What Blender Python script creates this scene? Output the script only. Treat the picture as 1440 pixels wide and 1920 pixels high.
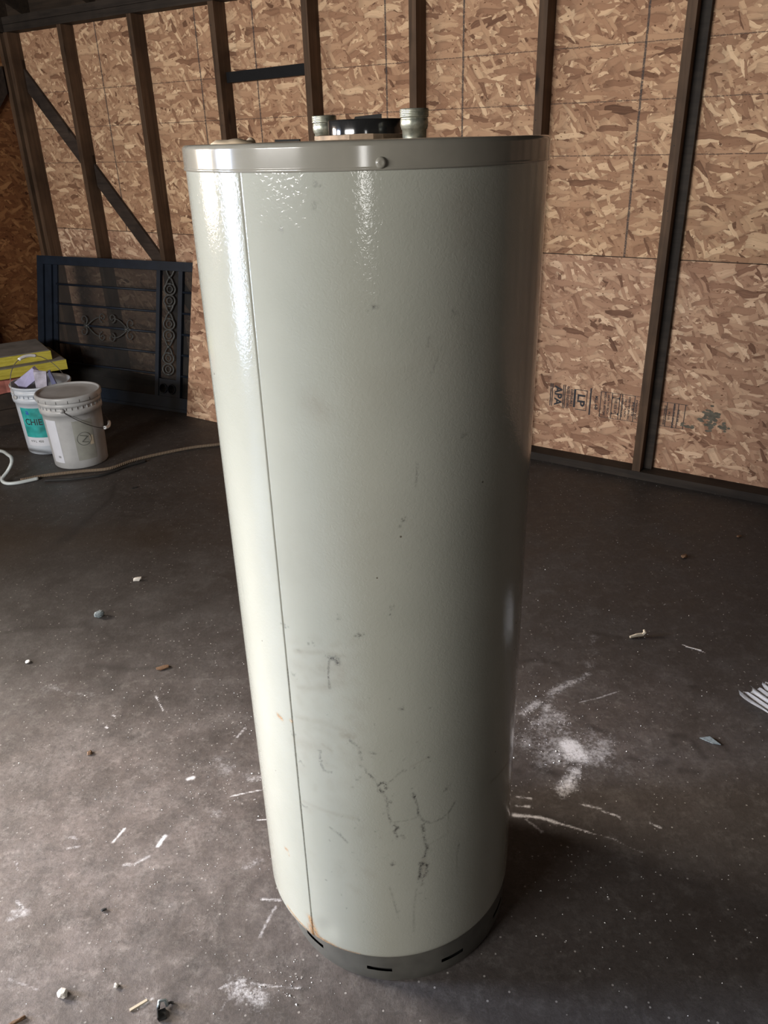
import bpy, bmesh, math, random
import numpy as np
from mathutils import Vector, Matrix
random.seed(7); np.random.seed(7)
for o in list(bpy.data.objects): bpy.data.objects.remove(o, do_unlink=True)
COL = bpy.context.scene.collection
SC = bpy.context.scene
PI = math.pi
# ------------------------------------------------------------------ room frame
PHI = -0.5847076          # heading of the sheathed back wall (s axis); n axis points at the wall
D = 3.5557                # distance of the sheathing from the origin, along n
def W(s, n, z=0.0): return (s*math.cos(PHI)-n*math.sin(PHI), s*math.sin(PHI)+n*math.cos(PHI), z)
SL, SR, NF = -5.09, 2.9, -3.0       # left wall, right wall, front wall (behind the camera)
# ------------------------------------------------------------------ camera
cam = bpy.data.objects.new('camera', bpy.data.cameras.new('camera')); COL.objects.link(cam)
cam.data.sensor_fit = 'VERTICAL'; cam.data.sensor_height = 36.0; cam.data.lens = 1464.44/1920*36
cam.data.clip_start = 0.05
r = Vector((0.99958303, -0.01245921, -0.02604881)); d = Vector((-0.02887512, -0.43130595, -0.90174353)); f = Vector((0, 0.90211969, -0.43148587))
M = Matrix((r, -d, -f)).transposed().to_4x4(); M.translation = Vector((0, 0, 1.4772)); cam.matrix_world = M
SC.camera = cam
# ------------------------------------------------------------------ world, exposure
SC.view_settings.view_transform = 'Standard'; SC.view_settings.look = 'None'
SC.view_settings.gamma = 1.0; SC.view_settings.use_curve_mapping = False
SC.view_settings.exposure = -0.35
world = bpy.data.worlds.new('world'); SC.world = world; world.use_nodes = True
wn = world.node_tree.nodes; wn['Background'].inputs[0].default_value = (0.62, 0.75, 1.0, 1); wn['Background'].inputs[1].default_value = 1.0
# ------------------------------------------------------------------ daylight in the openings of the left wall and the front wall
def daylight(name, s, n, z, sy, sz, ds, dn, power, color, tilt=0.0, spread=PI):
    L = bpy.data.lights.new(name, 'AREA'); L.shape = 'RECTANGLE'; L.size = sy; L.size_y = sz; L.energy = power; L.color = color; L.spread = spread
    o = bpy.data.objects.new(name, L); COL.objects.link(o); o.location = W(s, n, z)
    dx, dy, _ = W(ds, dn); o.rotation_euler = Vector((dx, dy, -tilt)).to_track_quat('-Z', 'Y').to_euler()
    return o
WIN = (-0.50, 0.74, 0.98, 2.05)     # window_1 in the left wall: n0,n1,z0,z1
DOOR = (-2.25, -1.20, 0.0, 2.06)    # doorway in the left wall
FWIN = (1.66, 2.08, 1.02, 2.08)     # narrow window in the front wall: s0,s1,z0,z1
daylight('window_daylight', SL-0.12, (WIN[0]+WIN[1])/2, (WIN[2]+WIN[3])/2, WIN[1]-WIN[0]-.06, WIN[3]-WIN[2]-.06, 1, 0, 45, (1.0, 0.78, 0.55))
daylight('window_skylight', SL-0.11, (WIN[0]+WIN[1])/2, (WIN[2]+WIN[3])/2, WIN[1]-WIN[0]-.06, WIN[3]-WIN[2]-.06, .98, .20, 42, (1.0, 0.88, 0.74), tilt=.27, spread=math.radians(40))
daylight('doorway_skylight', SL-0.12, (DOOR[0]+DOOR[1])/2, 1.40, DOOR[1]-DOOR[0], 1.28, .86, .47, 44, (0.66, 0.77, 1.0), tilt=.22, spread=math.radians(42))
daylight('doorway_groundlight', SL-0.12, (DOOR[0]+DOOR[1])/2, 0.40, DOOR[1]-DOOR[0], 0.70, 1, 0, 50, (0.62, 0.76, 1.0))
daylight('front_daylight', (FWIN[0]+FWIN[1])/2, NF-0.12, (FWIN[2]+FWIN[3])/2, FWIN[1]-FWIN[0]-.04, FWIN[3]-FWIN[2]-.04, 0, 1, 26, (1.0, 0.97, 0.92))

TWIN = (-3.3, -1.0, 1.58, 2.12)      # high strip window in the front wall: s0,s1,z0,z1
daylight('high_window_daylight', (TWIN[0]+TWIN[1])/2, NF-0.12, (TWIN[2]+TWIN[3])/2, TWIN[1]-TWIN[0]-.06, TWIN[3]-TWIN[2]-.06, 0, 1, 355, (1.0, 0.96, 0.91))

# ================================================================== helpers
def newbm(): return bmesh.new()
def link(name, me, mat=None, parent=None, loc=None, smooth=False):
    o = bpy.data.objects.new(name, me); COL.objects.link(o)
    if mat is not None and len(me.materials) == 0: me.materials.append(mat)
    if parent is not None: o.parent = parent
    if loc is not None: o.location = loc
    if smooth: me.polygons.foreach_set('use_smooth', [True]*len(me.polygons))
    return o
def obj(name, bm, mat=None, parent=None, loc=None, smooth=False, bevel=0.0):
    if bevel > 0:
        es = [e for e in bm.edges if len(e.link_faces) == 2 and e.calc_face_angle(0) > 0.6]
        bmesh.ops.bevel(bm, geom=es, offset=bevel, segments=1, profile=.5, affect='EDGES')
    bmesh.ops.recalc_face_normals(bm, faces=bm.faces)
    me = bpy.data.meshes.new(name); bm.to_mesh(me); bm.free()
    return link(name, me, mat, parent, loc, smooth)
def box(bm, x0, x1, y0, y1, z0, z1, M=None):
    vs = [bm.verts.new(v) for v in ((x0,y0,z0),(x1,y0,z0),(x1,y1,z0),(x0,y1,z0),(x0,y0,z1),(x1,y0,z1),(x1,y1,z1),(x0,y1,z1))]
    for q in ((0,3,2,1),(4,5,6,7),(0,1,5,4),(1,2,6,5),(2,3,7,6),(3,0,4,7)): bm.faces.new([vs[i] for i in q])
    if M is not None: bmesh.ops.transform(bm, matrix=M, verts=vs)
    return vs
def empty(name, loc=(0,0,0), rz=0.0, parent=None):
    o = bpy.data.objects.new(name, None); COL.objects.link(o); o.location = loc; o.rotation_euler = (0,0,rz); o.empty_display_size = .1
    if parent: o.parent = parent
    return o
def tag(o, label, cat, group=None, kind=None):
    o['label'] = label; o['category'] = cat
    if group: o['group'] = group
    if kind: o['kind'] = kind
    return o
def struct(o): o['kind'] = 'structure'; return o
def lathe(bm, prof, seg=48, a0=0.0, a1=2*PI, center=(0,0)):
    full = abs(a1-a0-2*PI) < 1e-6; n = seg if full else seg+1
    rows = []
    for (rr, z) in prof:
        if rr < 1e-6: rows.append([bm.verts.new((center[0], center[1], z))]); continue
        rows.append([bm.verts.new((center[0]+rr*math.cos(a0+(a1-a0)*i/seg), center[1]+rr*math.sin(a0+(a1-a0)*i/seg), z)) for i in range(n)])
    for A, B in zip(rows[:-1], rows[1:]):
        for i in range(seg):
            j = (i+1) % n if full else i+1
            if len(A) == 1 and len(B) == 1: continue
            if len(A) == 1: bm.faces.new((A[0], B[i], B[j]))
            elif len(B) == 1: bm.faces.new((A[i], B[0], A[j]))
            else: bm.faces.new((A[i], A[j], B[j], B[i]))
def tube(bm, pts, rad, seg=8, closed=False, caps=True):
    P = [Vector(p) for p in pts]; n = len(P); rings = []
    rads = rad if isinstance(rad, (list, tuple)) else [rad]*n
    up = Vector((0,0,1)); prev = None
    for i in range(n):
        a = P[(i-1) % n] if (closed or i > 0) else P[i]; b = P[(i+1) % n] if (closed or i < n-1) else P[i]
        t = (b-a).normalized()
        if prev is None:
            u = t.cross(up); u = u.normalized() if u.length > 1e-3 else t.cross(Vector((1,0,0))).normalized()
        else:
            u = (prev-t*prev.dot(t)).normalized()
        prev = u; v = t.cross(u)
        rings.append([bm.verts.new(P[i]+(u*math.cos(2*PI*k/seg)+v*math.sin(2*PI*k/seg))*rads[i]) for k in range(seg)])
    m = n if closed else n-1
    for i in range(m):
        A, B = rings[i], rings[(i+1) % n]
        for k in range(seg): bm.faces.new((A[k], A[(k+1)%seg], B[(k+1)%seg], B[k]))
    if caps and not closed: bm.faces.new(rings[0][::-1]); bm.faces.new(rings[-1])
def smooth_path(pts, k=6):
    P = [Vector(p) for p in pts]; out = []
    for i in range(len(P)-1):
        a = P[max(i-1,0)]; b = P[i]; c = P[i+1]; e = P[min(i+2,len(P)-1)]
        for j in range(k):
            t = j/k; out.append(0.5*((2*b)+(-a+c)*t+(2*a-5*b+4*c-e)*t*t+(-a+3*b-3*c+e)*t**3))
    out.append(P[-1]); return out
def text_mesh(body, size, ext=0.0):
    cu = bpy.data.curves.new('text', 'FONT'); cu.body = body; cu.size = size; cu.extrude = ext; cu.align_x = 'CENTER'; cu.align_y = 'CENTER'; cu.resolution_u = 3; cu.offset = (.032 if size >= 1 else .012)*size
    o = bpy.data.objects.new('text', cu); COL.objects.link(o)
    dg = bpy.context.evaluated_depsgraph_get(); me = bpy.data.meshes.new_from_object(o.evaluated_get(dg))
    bpy.data.objects.remove(o); bpy.data.curves.remove(cu)
    return me
def outline_plate(name, loops, depth):
    cu = bpy.data.curves.new('plate', 'CURVE'); cu.dimensions = '2D'; cu.fill_mode = 'BOTH'; cu.extrude = depth/2
    for L in loops:
        sp = cu.splines.new('POLY'); sp.points.add(len(L)-1); sp.use_cyclic_u = True
        for i, (x, y) in enumerate(L): sp.points[i].co = (x, y, 0, 1)
    o = bpy.data.objects.new('plate', cu); COL.objects.link(o)
    dg = bpy.context.evaluated_depsgraph_get(); me = bpy.data.meshes.new_from_object(o.evaluated_get(dg)); me.name = name
    bpy.data.objects.remove(o); bpy.data.curves.remove(cu)
    return me

# ================================================================== materials
class NT:
    def __init__(s, name):
        s.m = bpy.data.materials.new(name); s.m.use_nodes = True; s.t = s.m.node_tree; s.n = s.t.nodes; s.b = s.n['Principled BSDF']; s.out = s.n['Material Output']
    def new(s, typ, **k):
        x = s.n.new(typ)
        for a, v in k.items(): setattr(x, a, v)
        return x
    def set(s, x, i, v):
        if isinstance(v, bpy.types.NodeSocket): s.t.links.new(v, x.inputs[i])
        elif v is not None: x.inputs[i].default_value = v
    def math(s, op, a, b=None, c=None, clamp=False):
        x = s.new('ShaderNodeMath', operation=op, use_clamp=clamp); s.set(x,0,a); s.set(x,1,b)
        if c is not None: s.set(x,2,c)
        return x.outputs[0]
    def mix(s, fac, a, b, mode='MIX'):
        x = s.new('ShaderNodeMix', data_type='RGBA', blend_type=mode); s.set(x,0,fac)
        for i, v in ((6,a),(7,b)):
            if isinstance(v, tuple) and len(v) == 3: v = v+(1,)
            s.set(x,i,v)
        return x.outputs[2]
    def noise(s, vec, scale, detail=4, rough=.55, dist=0, dim='3D'):
        x = s.new('ShaderNodeTexNoise', noise_dimensions=dim); s.set(x,'Vector',vec); s.set(x,'Scale',scale); s.set(x,'Detail',detail); s.set(x,'Roughness',rough); s.set(x,'Distortion',dist)
        return x.outputs[0]
    def ramp(s, fac, stops, interp='LINEAR'):
        x = s.new('ShaderNodeValToRGB'); cr = x.color_ramp; cr.interpolation = interp
        while len(cr.elements) > 1: cr.elements.remove(cr.elements[-1])
        cr.elements[0].position = stops[0][0]; c = stops[0][1]; cr.elements[0].color = (c,c,c,1) if not isinstance(c, tuple) else c+(1,)
        for p, c in stops[1:]:
            e = cr.elements.new(p); e.color = (c,c,c,1) if not isinstance(c, tuple) else c+(1,)
        s.set(x,0,fac); return x.outputs[0]
    def mapping(s, vec, loc=(0,0,0), rot=(0,0,0), sc=(1,1,1)):
        x = s.new('ShaderNodeMapping'); s.set(x,0,vec); x.inputs[1].default_value = loc; x.inputs[2].default_value = rot; x.inputs[3].default_value = sc
        return x.outputs[0]
    def coord(s, k='Object'): return s.new('ShaderNodeTexCoord').outputs[k]
    def pos(s): return s.new('ShaderNodeNewGeometry').outputs['Position']
    def attr(s, n): return s.new('ShaderNodeAttribute', attribute_name=n)
    def bump(s, h, strength=.3, dist=.01):
        x = s.new('ShaderNodeBump'); s.set(x,'Height',h); x.inputs['Strength'].default_value = strength; x.inputs['Distance'].default_value = dist
        s.t.links.new(x.outputs[0], s.b.inputs['Normal']); return x
    def base(s, c, rough=None, metal=None, spec=None):
        if isinstance(c, tuple) and len(c) == 3: c = c+(1,)
        s.set(s.b,'Base Color',c); s.set(s.b,'Roughness',rough)
        if metal is not None: s.set(s.b,'Metallic',metal)
        if spec is not None: s.set(s.b,'Specular IOR Level',spec)
        return s.m
def room_coords(t):
    return t.mapping(t.pos(), rot=(0,0,-PHI))

def osb_mat(name, tint=(1,1,1), lines=False, seed=0.0, hor=True):
    t = NT(name); rc = room_coords(t); sp = t.new('ShaderNodeSeparateXYZ'); t.set(sp,0,rc)
    u = t.math('ADD', sp.outputs[0], sp.outputs[1]); v = sp.outputs[2]
    cb = t.new('ShaderNodeCombineXYZ'); t.set(cb,0,u); t.set(cb,1,v)
    info = t.new('ShaderNodeObjectInfo').outputs['Random']
    off = t.new('ShaderNodeCombineXYZ'); t.set(off,0,t.math('MULTIPLY',info,37.0)); t.set(off,1,t.math('MULTIPLY',info,11.0))
    va = t.new('ShaderNodeVectorMath', operation='ADD'); t.set(va,0,cb.outputs[0]); t.set(va,1,off.outputs[0])
    uv = va.outputs[0]
    nz = t.new('ShaderNodeTexNoise', noise_dimensions='2D'); t.set(nz,'Vector',uv); nz.inputs['Scale'].default_value = 9; nz.inputs['Detail'].default_value = 3
    sub = t.new('ShaderNodeVectorMath', operation='SUBTRACT'); t.set(sub,0,nz.outputs['Color']); sub.inputs[1].default_value = (.5,.5,.5)
    scl = t.new('ShaderNodeVectorMath', operation='SCALE'); t.set(scl,0,sub.outputs[0]); scl.inputs['Scale'].default_value = .035
    wv = t.new('ShaderNodeVectorMath', operation='ADD'); t.set(wv,0,uv); t.set(wv,1,scl.outputs[0]); wv = wv.outputs[0]
    def tone(x):
        return t.ramp(x, [(0,(.16,.09,.06)),(.10,(.31,.19,.13)),(.35,(.42,.275,.19)),(.62,(.49,.335,.235)),(.85,(.60,.44,.31)),(1,(.84,.68,.50))])
    col = tone(t.noise(t.mapping(wv, sc=(30,70,1)),1,3)); hgt = None
    layers = [(1.35,16,62,.50),(-.55,14,50,.45),(.75,13,52,.5),(2.3,17,70,.5),(.22,11,44,.48),(-1.1,20,75,.6),(-.16,12,46,.55),(.5,15,62,.62),(-.35,10,40,.68),(1.0,14,56,.74),(.05,9,38,.78)]
    for i, (a, sx, sy, thr) in enumerate(layers):
        mp = t.mapping(wv, rot=(0,0,a))
        mp = t.mapping(mp, loc=(i*3.7+seed,i*1.9,0), sc=(sx*1.1,sy*1.1,1))
        vo = t.new('ShaderNodeTexVoronoi', voronoi_dimensions='2D', distance='CHEBYCHEV'); t.set(vo,'Vector',mp); vo.inputs['Scale'].default_value = 1.0; vo.inputs['Randomness'].default_value = .95
        cs = t.new('ShaderNodeSeparateColor'); t.set(cs,0,vo.outputs['Color'])
        mask = t.math('MULTIPLY', t.math('GREATER_THAN', cs.outputs[0], thr), t.math('LESS_THAN', vo.outputs['Distance'], .80))
        grain = t.math('MULTIPLY', t.math('SUBTRACT', t.noise(t.mapping(mp, sc=(.5,9,1)), 1, 2), .5), .22)
        tv = t.math('ADD', t.math('POWER', cs.outputs[1], .8), grain, clamp=True)
        # shade painted along the rim where one strand sits over another
        edge = t.ramp(vo.outputs['Distance'], [(.38,1.0),(.62,.80)])
        c = t.mix(1.0, tone(tv), edge, 'MULTIPLY')
        col = t.mix(mask, col, c)
        h = t.math('MULTIPLY', mask, t.math('ADD', cs.outputs[2], .2))
        hgt = h if hgt is None else t.math('MAXIMUM', t.math('MULTIPLY', hgt, .8), h)
    # dark pits and resin specks
    pit = t.noise(t.mapping(uv, sc=(60,110,1)), 1, 2, .5)
    col = t.mix(t.ramp(pit, [(.66,0.0),(.72,1.0)]), col, (.13,.065,.035))
    big = t.noise(uv, 1.3, 3)
    col = t.mix(t.ramp(big,[(.35,0.0),(.7,.35)]), col, t.mix(1.0, col, (.93,.80,.74), 'MULTIPLY'))
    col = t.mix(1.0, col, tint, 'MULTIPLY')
    if lines:
        wob = t.math('MULTIPLY', t.math('SUBTRACT', t.noise(uv, 14, 2), .5), .004)
        brk = t.ramp(t.noise(uv, 120, 1), [(.36,.25),(.5,1.0)])
        hm = None
        for zz in (1.387, 1.590, 1.792):
            k = t.math('LESS_THAN', t.math('ABSOLUTE', t.math('SUBTRACT', t.math('ADD', v, wob), zz)), .0021)
            hm = k if hm is None else t.math('MAXIMUM', hm, k)
        col = t.mix(t.math('MULTIPLY', t.math('MULTIPLY', hm, brk), .85), col, (.10,.065,.05))
        vm = None
        for ss in (-4.27,-3.47,-3.067,-2.268,-1.862,-1.056):
            k = t.math('LESS_THAN', t.math('ABSOLUTE', t.math('SUBTRACT', t.math('ADD', sp.outputs[0], wob), ss)), .0045)
            vm = k if vm is None else t.math('MAXIMUM', vm, k)
        dash = t.ramp(t.noise(t.mapping(uv, sc=(1,1,1)), 160, 1), [(.3,.35),(.5,.95)])
        col = t.mix(t.math('MULTIPLY', t.math('MULTIPLY', vm, dash), .92), col, (.055,.05,.05))
    t.base(col, .72, spec=.25); t.bump(hgt, .35, .004)
    return t.m

def wood_mat(name, c0, c1, scale=1.0, rough=.7, along='Z'):
    t = NT(name); p = t.pos(); sc = (26,26,1.2) if along == 'Z' else (1.5,26,26)
    rc = room_coords(t)
    g = t.noise(t.mapping(rc, sc=tuple(k*scale for k in sc)), 1.6, 5, .6, .6)
    col = t.ramp(g, [(.28,c0),(.62,c1),(.8,tuple(x*1.35 for x in c1))])
    blot = t.noise(rc, 5, 3); col = t.mix(t.ramp(blot,[(.45,0.0),(.7,.55)]), col, tuple(x*.45 for x in c0))
    knot = t.new('ShaderNodeTexVoronoi'); t.set(knot,'Vector',t.mapping(rc, sc=(7,7,2.4))); knot.inputs['Scale'].default_value = 1
    col = t.mix(t.ramp(knot.outputs['Distance'],[(.05,.9),(.12,0.0)]), col, tuple(x*.25 for x in c0))
    t.base(col, rough, spec=.3); t.bump(g, .25, .004); return t.m

def plain(name, c, rough=.5, metal=0.0, var=.12, scale=20, bump=.0, spec=None):
    t = NT(name); k = t.noise(t.coord(), scale, 4)
    lo = tuple(x*(1-var) for x in c); hi = tuple(min(1,x*(1+var)) for x in c)
    t.base(t.ramp(k,[(.3,lo),(.7,hi)]), rough, metal, spec)
    if bump: t.bump(k, bump, .003)
    return t.m

M_osb_up = osb_mat('oriented_strand_board_lined', tint=(.93,.83,.73), lines=True)
M_osb_lo = osb_mat('oriented_strand_board_plain', tint=(.93,.84,.80), seed=5.0)
M_osb_left = osb_mat('oriented_strand_board_left', tint=(.42,.26,.15), seed=11.0)  # darker copy of the board: the left wall's shade is in the tint
M_stud = wood_mat('old_framing_lumber', (.050,.029,.017), (.105,.062,.037))
M_plate = wood_mat('dark_plate_lumber', (.016,.012,.010), (.036,.027,.021), along='X')
M_brace = wood_mat('brace_lumber', (.028,.020,.016), (.058,.041,.032), along='X')
M_roof = wood_mat('dark_roof_board', (.02,.014,.01), (.045,.03,.02), along='X')
M_block = plain('black_painted_batten', (.007,.0075,.009), .7, spec=.2)

# concrete floor
t = NT('stained_concrete'); p = t.pos()
n1 = t.noise(p, .9, 6, .6, .4); n2 = t.noise(p, 5.0, 8, .72, .2); n3 = t.noise(p, 75, 5, .8); n4 = t.noise(p, 22, 8, .82, .15)
col = t.ramp(n2, [(.25,(.026,.023,.021)),(.5,(.044,.039,.037)),(.75,(.072,.066,.064))])
col = t.mix(t.ramp(n1,[(.38,0.0),(.62,.55)]), col, (.048,.041,.039))
col = t.mix(t.ramp(n4,[(.50,0.0),(.66,.6)]), col, (.10,.094,.090))
col = t.mix(t.ramp(n3,[(.38,.6),(.52,0.0)]), col, (.028,.025,.024))
at = t.attr('marks'); lit_pale = t.math('MULTIPLY', at.outputs['Alpha'], t.ramp(t.noise(p, 9, 10, .85, .1),[(.36,.30),(.62,1.0)]))
col = t.mix(t.math('MULTIPLY', lit_pale, .8), col, t.mix(1.0, col, (5.0,4.7,4.6), 'MULTIPLY'))  # alpha mask brightens the concrete as painted pools of light
spk = t.new('ShaderNodeTexVoronoi'); t.set(spk,'Vector',p); spk.inputs['Scale'].default_value = 70
sc_ = t.new('ShaderNodeSeparateColor'); t.set(sc_,0,spk.outputs['Color'])
sm = t.math('MULTIPLY', t.math('LESS_THAN', spk.outputs['Distance'], .16), t.math('GREATER_THAN', sc_.outputs[0], .80))
col = t.mix(t.math('MULTIPLY', sm, .55), col, (.42,.40,.38))
at = t.attr('marks'); ac = t.new('ShaderNodeSeparateColor'); t.set(ac,0,at.outputs['Color'])
dust = t.math('MULTIPLY', t.math('SUBTRACT', t.math('ADD', t.math('MULTIPLY', ac.outputs[0], .62), t.math('ADD', t.math('MULTIPLY', t.noise(p, 95, 7, .85), 1.3), t.math('MULTIPLY', t.noise(p, 17, 4, .7), .9))), 1.24), t.math('MULTIPLY', ac.outputs[0], 4.5), clamp=True)
col = t.mix(t.math('MULTIPLY', ac.outputs[2], .75), col, (.040,.027,.017))
col = t.mix(t.math('MULTIPLY', ac.outputs[1], t.ramp(n4,[(.3,.5),(.6,1.0)])), col, (.022,.018,.017))
col = t.mix(dust, col, (.78,.77,.80))
rg = t.ramp(n2, [(.3,.42),(.7,.66)])
t.base(col, rg, spec=.45); t.bump(t.math('ADD', t.math('MULTIPLY', n3, .6), n4), .35, .004)
M_floor = t.m

# enamelled steel jacket
t = NT('beige_enamelled_steel'); p = t.coord(); at = t.attr('wear'); ac = t.new('ShaderNodeSeparateColor'); t.set(ac,0,at.outputs['Color'])
big = t.noise(p, 3.2, 5, .6); fine = t.noise(p, 180, 3, .6)
col = t.ramp(big, [(.3,(.268,.274,.236)),(.7,(.305,.31,.27))])
sc1 = t.noise(t.mapping(p, sc=(50,50,4)), 1, 3, .5)
col = t.mix(t.ramp(sc1,[(.66,0.0),(.76,.18)]), col, (.30,.29,.25))
gr = t.new('ShaderNodeTexVoronoi'); t.set(gr,'Vector',p); gr.inputs['Scale'].default_value = 26
gs = t.new('ShaderNodeSeparateColor'); t.set(gs,0,gr.outputs['Color'])
col = t.mix(t.math('MULTIPLY', t.math('LESS_THAN', gr.outputs['Distance'], .045), t.math('GREATER_THAN', gs.outputs[0], .82)), col, (.10,.09,.07))
brk = t.noise(p, 260, 4, .8)
smd = t.math('MULTIPLY', ac.outputs[2], t.ramp(t.noise(p, 45, 5, .75),[(.3,.3),(.65,1.0)]), clamp=True)
col = t.mix(smd, col, (.20,.18,.145))
drk = t.math('MULTIPLY', t.math('MULTIPLY', ac.outputs[0], t.ramp(brk,[(.40,.0),(.52,1.0)])), t.ramp(t.noise(p, 70, 3, .7),[(.38,.25),(.55,1.15)]), clamp=True)
col = t.mix(drk, col, (.035,.032,.03))
rst = t.math('MULTIPLY', ac.outputs[1], t.ramp(t.noise(p, 150, 4, .8),[(.33,.2),(.45,1.0)]), clamp=True)
col = t.mix(rst, col, t.ramp(t.noise(p,300,3),[(.4,(.10,.05,.022)),(.6,(.38,.22,.10))]))
peel = t.noise(p, 170, 2, .5, 1.2)
t.base(col, t.math('ADD', .09, t.math('MULTIPLY', t.math('ADD', drk, rst, clamp=True), .4)), spec=.5)
bp = t.bump(peel, .24, .0010)
M_jacket = t.m
M_rim = plain('grey_enamel_rim', (.20,.19,.16), .13, var=.06, scale=30, spec=.6)
M_captop = plain('dusty_cap_top', (.55,.44,.31), .6, var=.2, scale=40, bump=.2)
M_base = plain('grey_base_pan', (.065,.063,.055), .5, var=.2, scale=25)
M_black = plain('black_gloss_enamel', (.012,.012,.012), .12, var=.1, spec=.6)
M_blackmatte = plain('matte_black', (.012,.012,.012), .7)
M_galv = NT('galvanised_threads'); _t = M_galv; _n = _t.noise(_t.coord(), 120, 4); _t.base(_t.ramp(_n,[(.3,(.16,.17,.14)),(.7,(.38,.38,.31))]), .38, .75); _t.bump(_n,.2,.001); M_galv = _t.m
M_flange = plain('tan_rusted_flange', (.25,.18,.12), .8, var=.4, scale=60, bump=.3)
M_bucketw = plain('white_bucket_plastic', (.46,.50,.56), .35, var=.06, scale=12)
M_bucketg = plain('grey_white_bucket_plastic', (.37,.375,.38), .38, var=.12, scale=12)
M_label_white = plain('white_label', (.56,.58,.64), .5, var=.03)
M_teal = NT('teal_label'); _t = M_teal; _n = _t.noise(_t.coord(), 14, 3); _t.base(_t.ramp(_n,[(.35,(.012,.17,.16)),(.6,(.03,.34,.33)),(.8,(.12,.48,.44))]), .4); M_teal = _t.m
M_ink = plain('dark_ink', (.014,.015,.022), .6)
M_blueink = plain('blue_ink', (.03,.06,.42), .5)
M_greylabel = plain('grey_printed_label', (.27,.275,.25), .5, var=.12)
M_greyink = plain('grey_ink', (.12,.125,.115), .6)
M_tan = plain('torn_paper', (.52,.45,.34), .8)
M_wire = plain('wire_steel', (.35,.34,.32), .35, .8)
M_wire_dark = plain('dark_wire_steel', (.10,.10,.10), .45, .7)
M_grip = plain('white_grip', (.78,.80,.82), .35)
M_iron = plain('blue_black_painted_iron', (.009,.014,.024), .5, var=.25, scale=15, spec=.3)
M_irongrey = plain('grey_cast_scrollwork', (.045,.046,.045), .5, var=.3, scale=40)
t = NT('dark_insect_screen'); tr = t.new('ShaderNodeBsdfTransparent'); ms = t.new('ShaderNodeMixShader'); t.base(t.ramp(t.noise(t.coord(),18,4),[(.3,(.03,.03,.03)),(.7,(.045,.042,.04))]), .7, spec=.15)
ms.inputs[0].default_value = .42; t.t.links.new(tr.outputs[0], ms.inputs[1]); t.t.links.new(t.b.outputs[0], ms.inputs[2]); t.t.links.new(ms.outputs[0], t.out.inputs[0]); M_screen = t.m
M_yellow = NT('yellow_insulation_board'); _t = M_yellow; _n = _t.noise(_t.mapping(_t.coord(),sc=(6,6,60)), 3, 5); _t.base(_t.ramp(_n,[(.3,(.36,.30,.028)),(.55,(.52,.45,.06)),(.8,(.60,.55,.12))]), .8); _t.bump(_n,.4,.006); M_yellow = _t.m
M_facing = plain('grey_paper_facing', (.20,.185,.17), .85, var=.25, scale=9, bump=.2)
M_pink = plain('pink_insulation', (.45,.16,.13), .85, var=.35, scale=16, bump=.4)
M_darkwood = plain('dark_scrap_lumber', (.03,.02,.014), .8, var=.4, scale=14)
M_rope = NT('tan_rope'); _t = M_rope; _w = _t.new('ShaderNodeTexWave', wave_type='BANDS'); _t.set(_w,0,_t.coord()); _w.inputs['Scale'].default_value = 45; _t.base(_t.ramp(_w.outputs[0],[(.2,(.09,.065,.045)),(.8,(.24,.18,.125))]), .85); _t.bump(_w.outputs[0],.6,.003); M_rope = _t.m
M_hose = plain('pale_hose', (.50,.55,.56), .35, var=.1)
M_lilac = plain('lilac_scrap', (.42,.40,.62), .6, var=.18, scale=22)
M_lilac2 = plain('grey_lilac_scrap', (.42,.40,.48), .7, var=.3, scale=30)
M_bluegrey = plain('blue_grey_scrap', (.16,.17,.30), .7, var=.2)
M_whiteplastic = plain('white_ribbed_plastic', (.62,.64,.68), .45, var=.05)
M_chip = plain('pale_chip', (.55,.52,.48), .8, var=.15, scale=200)
M_brownchip = plain('brown_chip', (.13,.07,.035), .8, var=.3, scale=200)
M_greychip = plain('grey_stone', (.20,.24,.26), .7, var=.3, scale=200)
M_metal = plain('scrap_metal', (.35,.40,.42), .35, .8, var=.3, scale=150)
M_flecks = plain('white_paint_flecks', (.80,.80,.80), .5, var=.1, scale=300)
M_wallplain = wood_mat('dark_board_wall', (.06,.04,.028), (.14,.10,.07))
M_frame = plain('window_frame_paint', (.30,.28,.25), .6)

M_wallback = plain('dark_seam_backing', (.03,.025,.02), .9)  # for the unseen sheets that block light behind the panels
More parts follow.
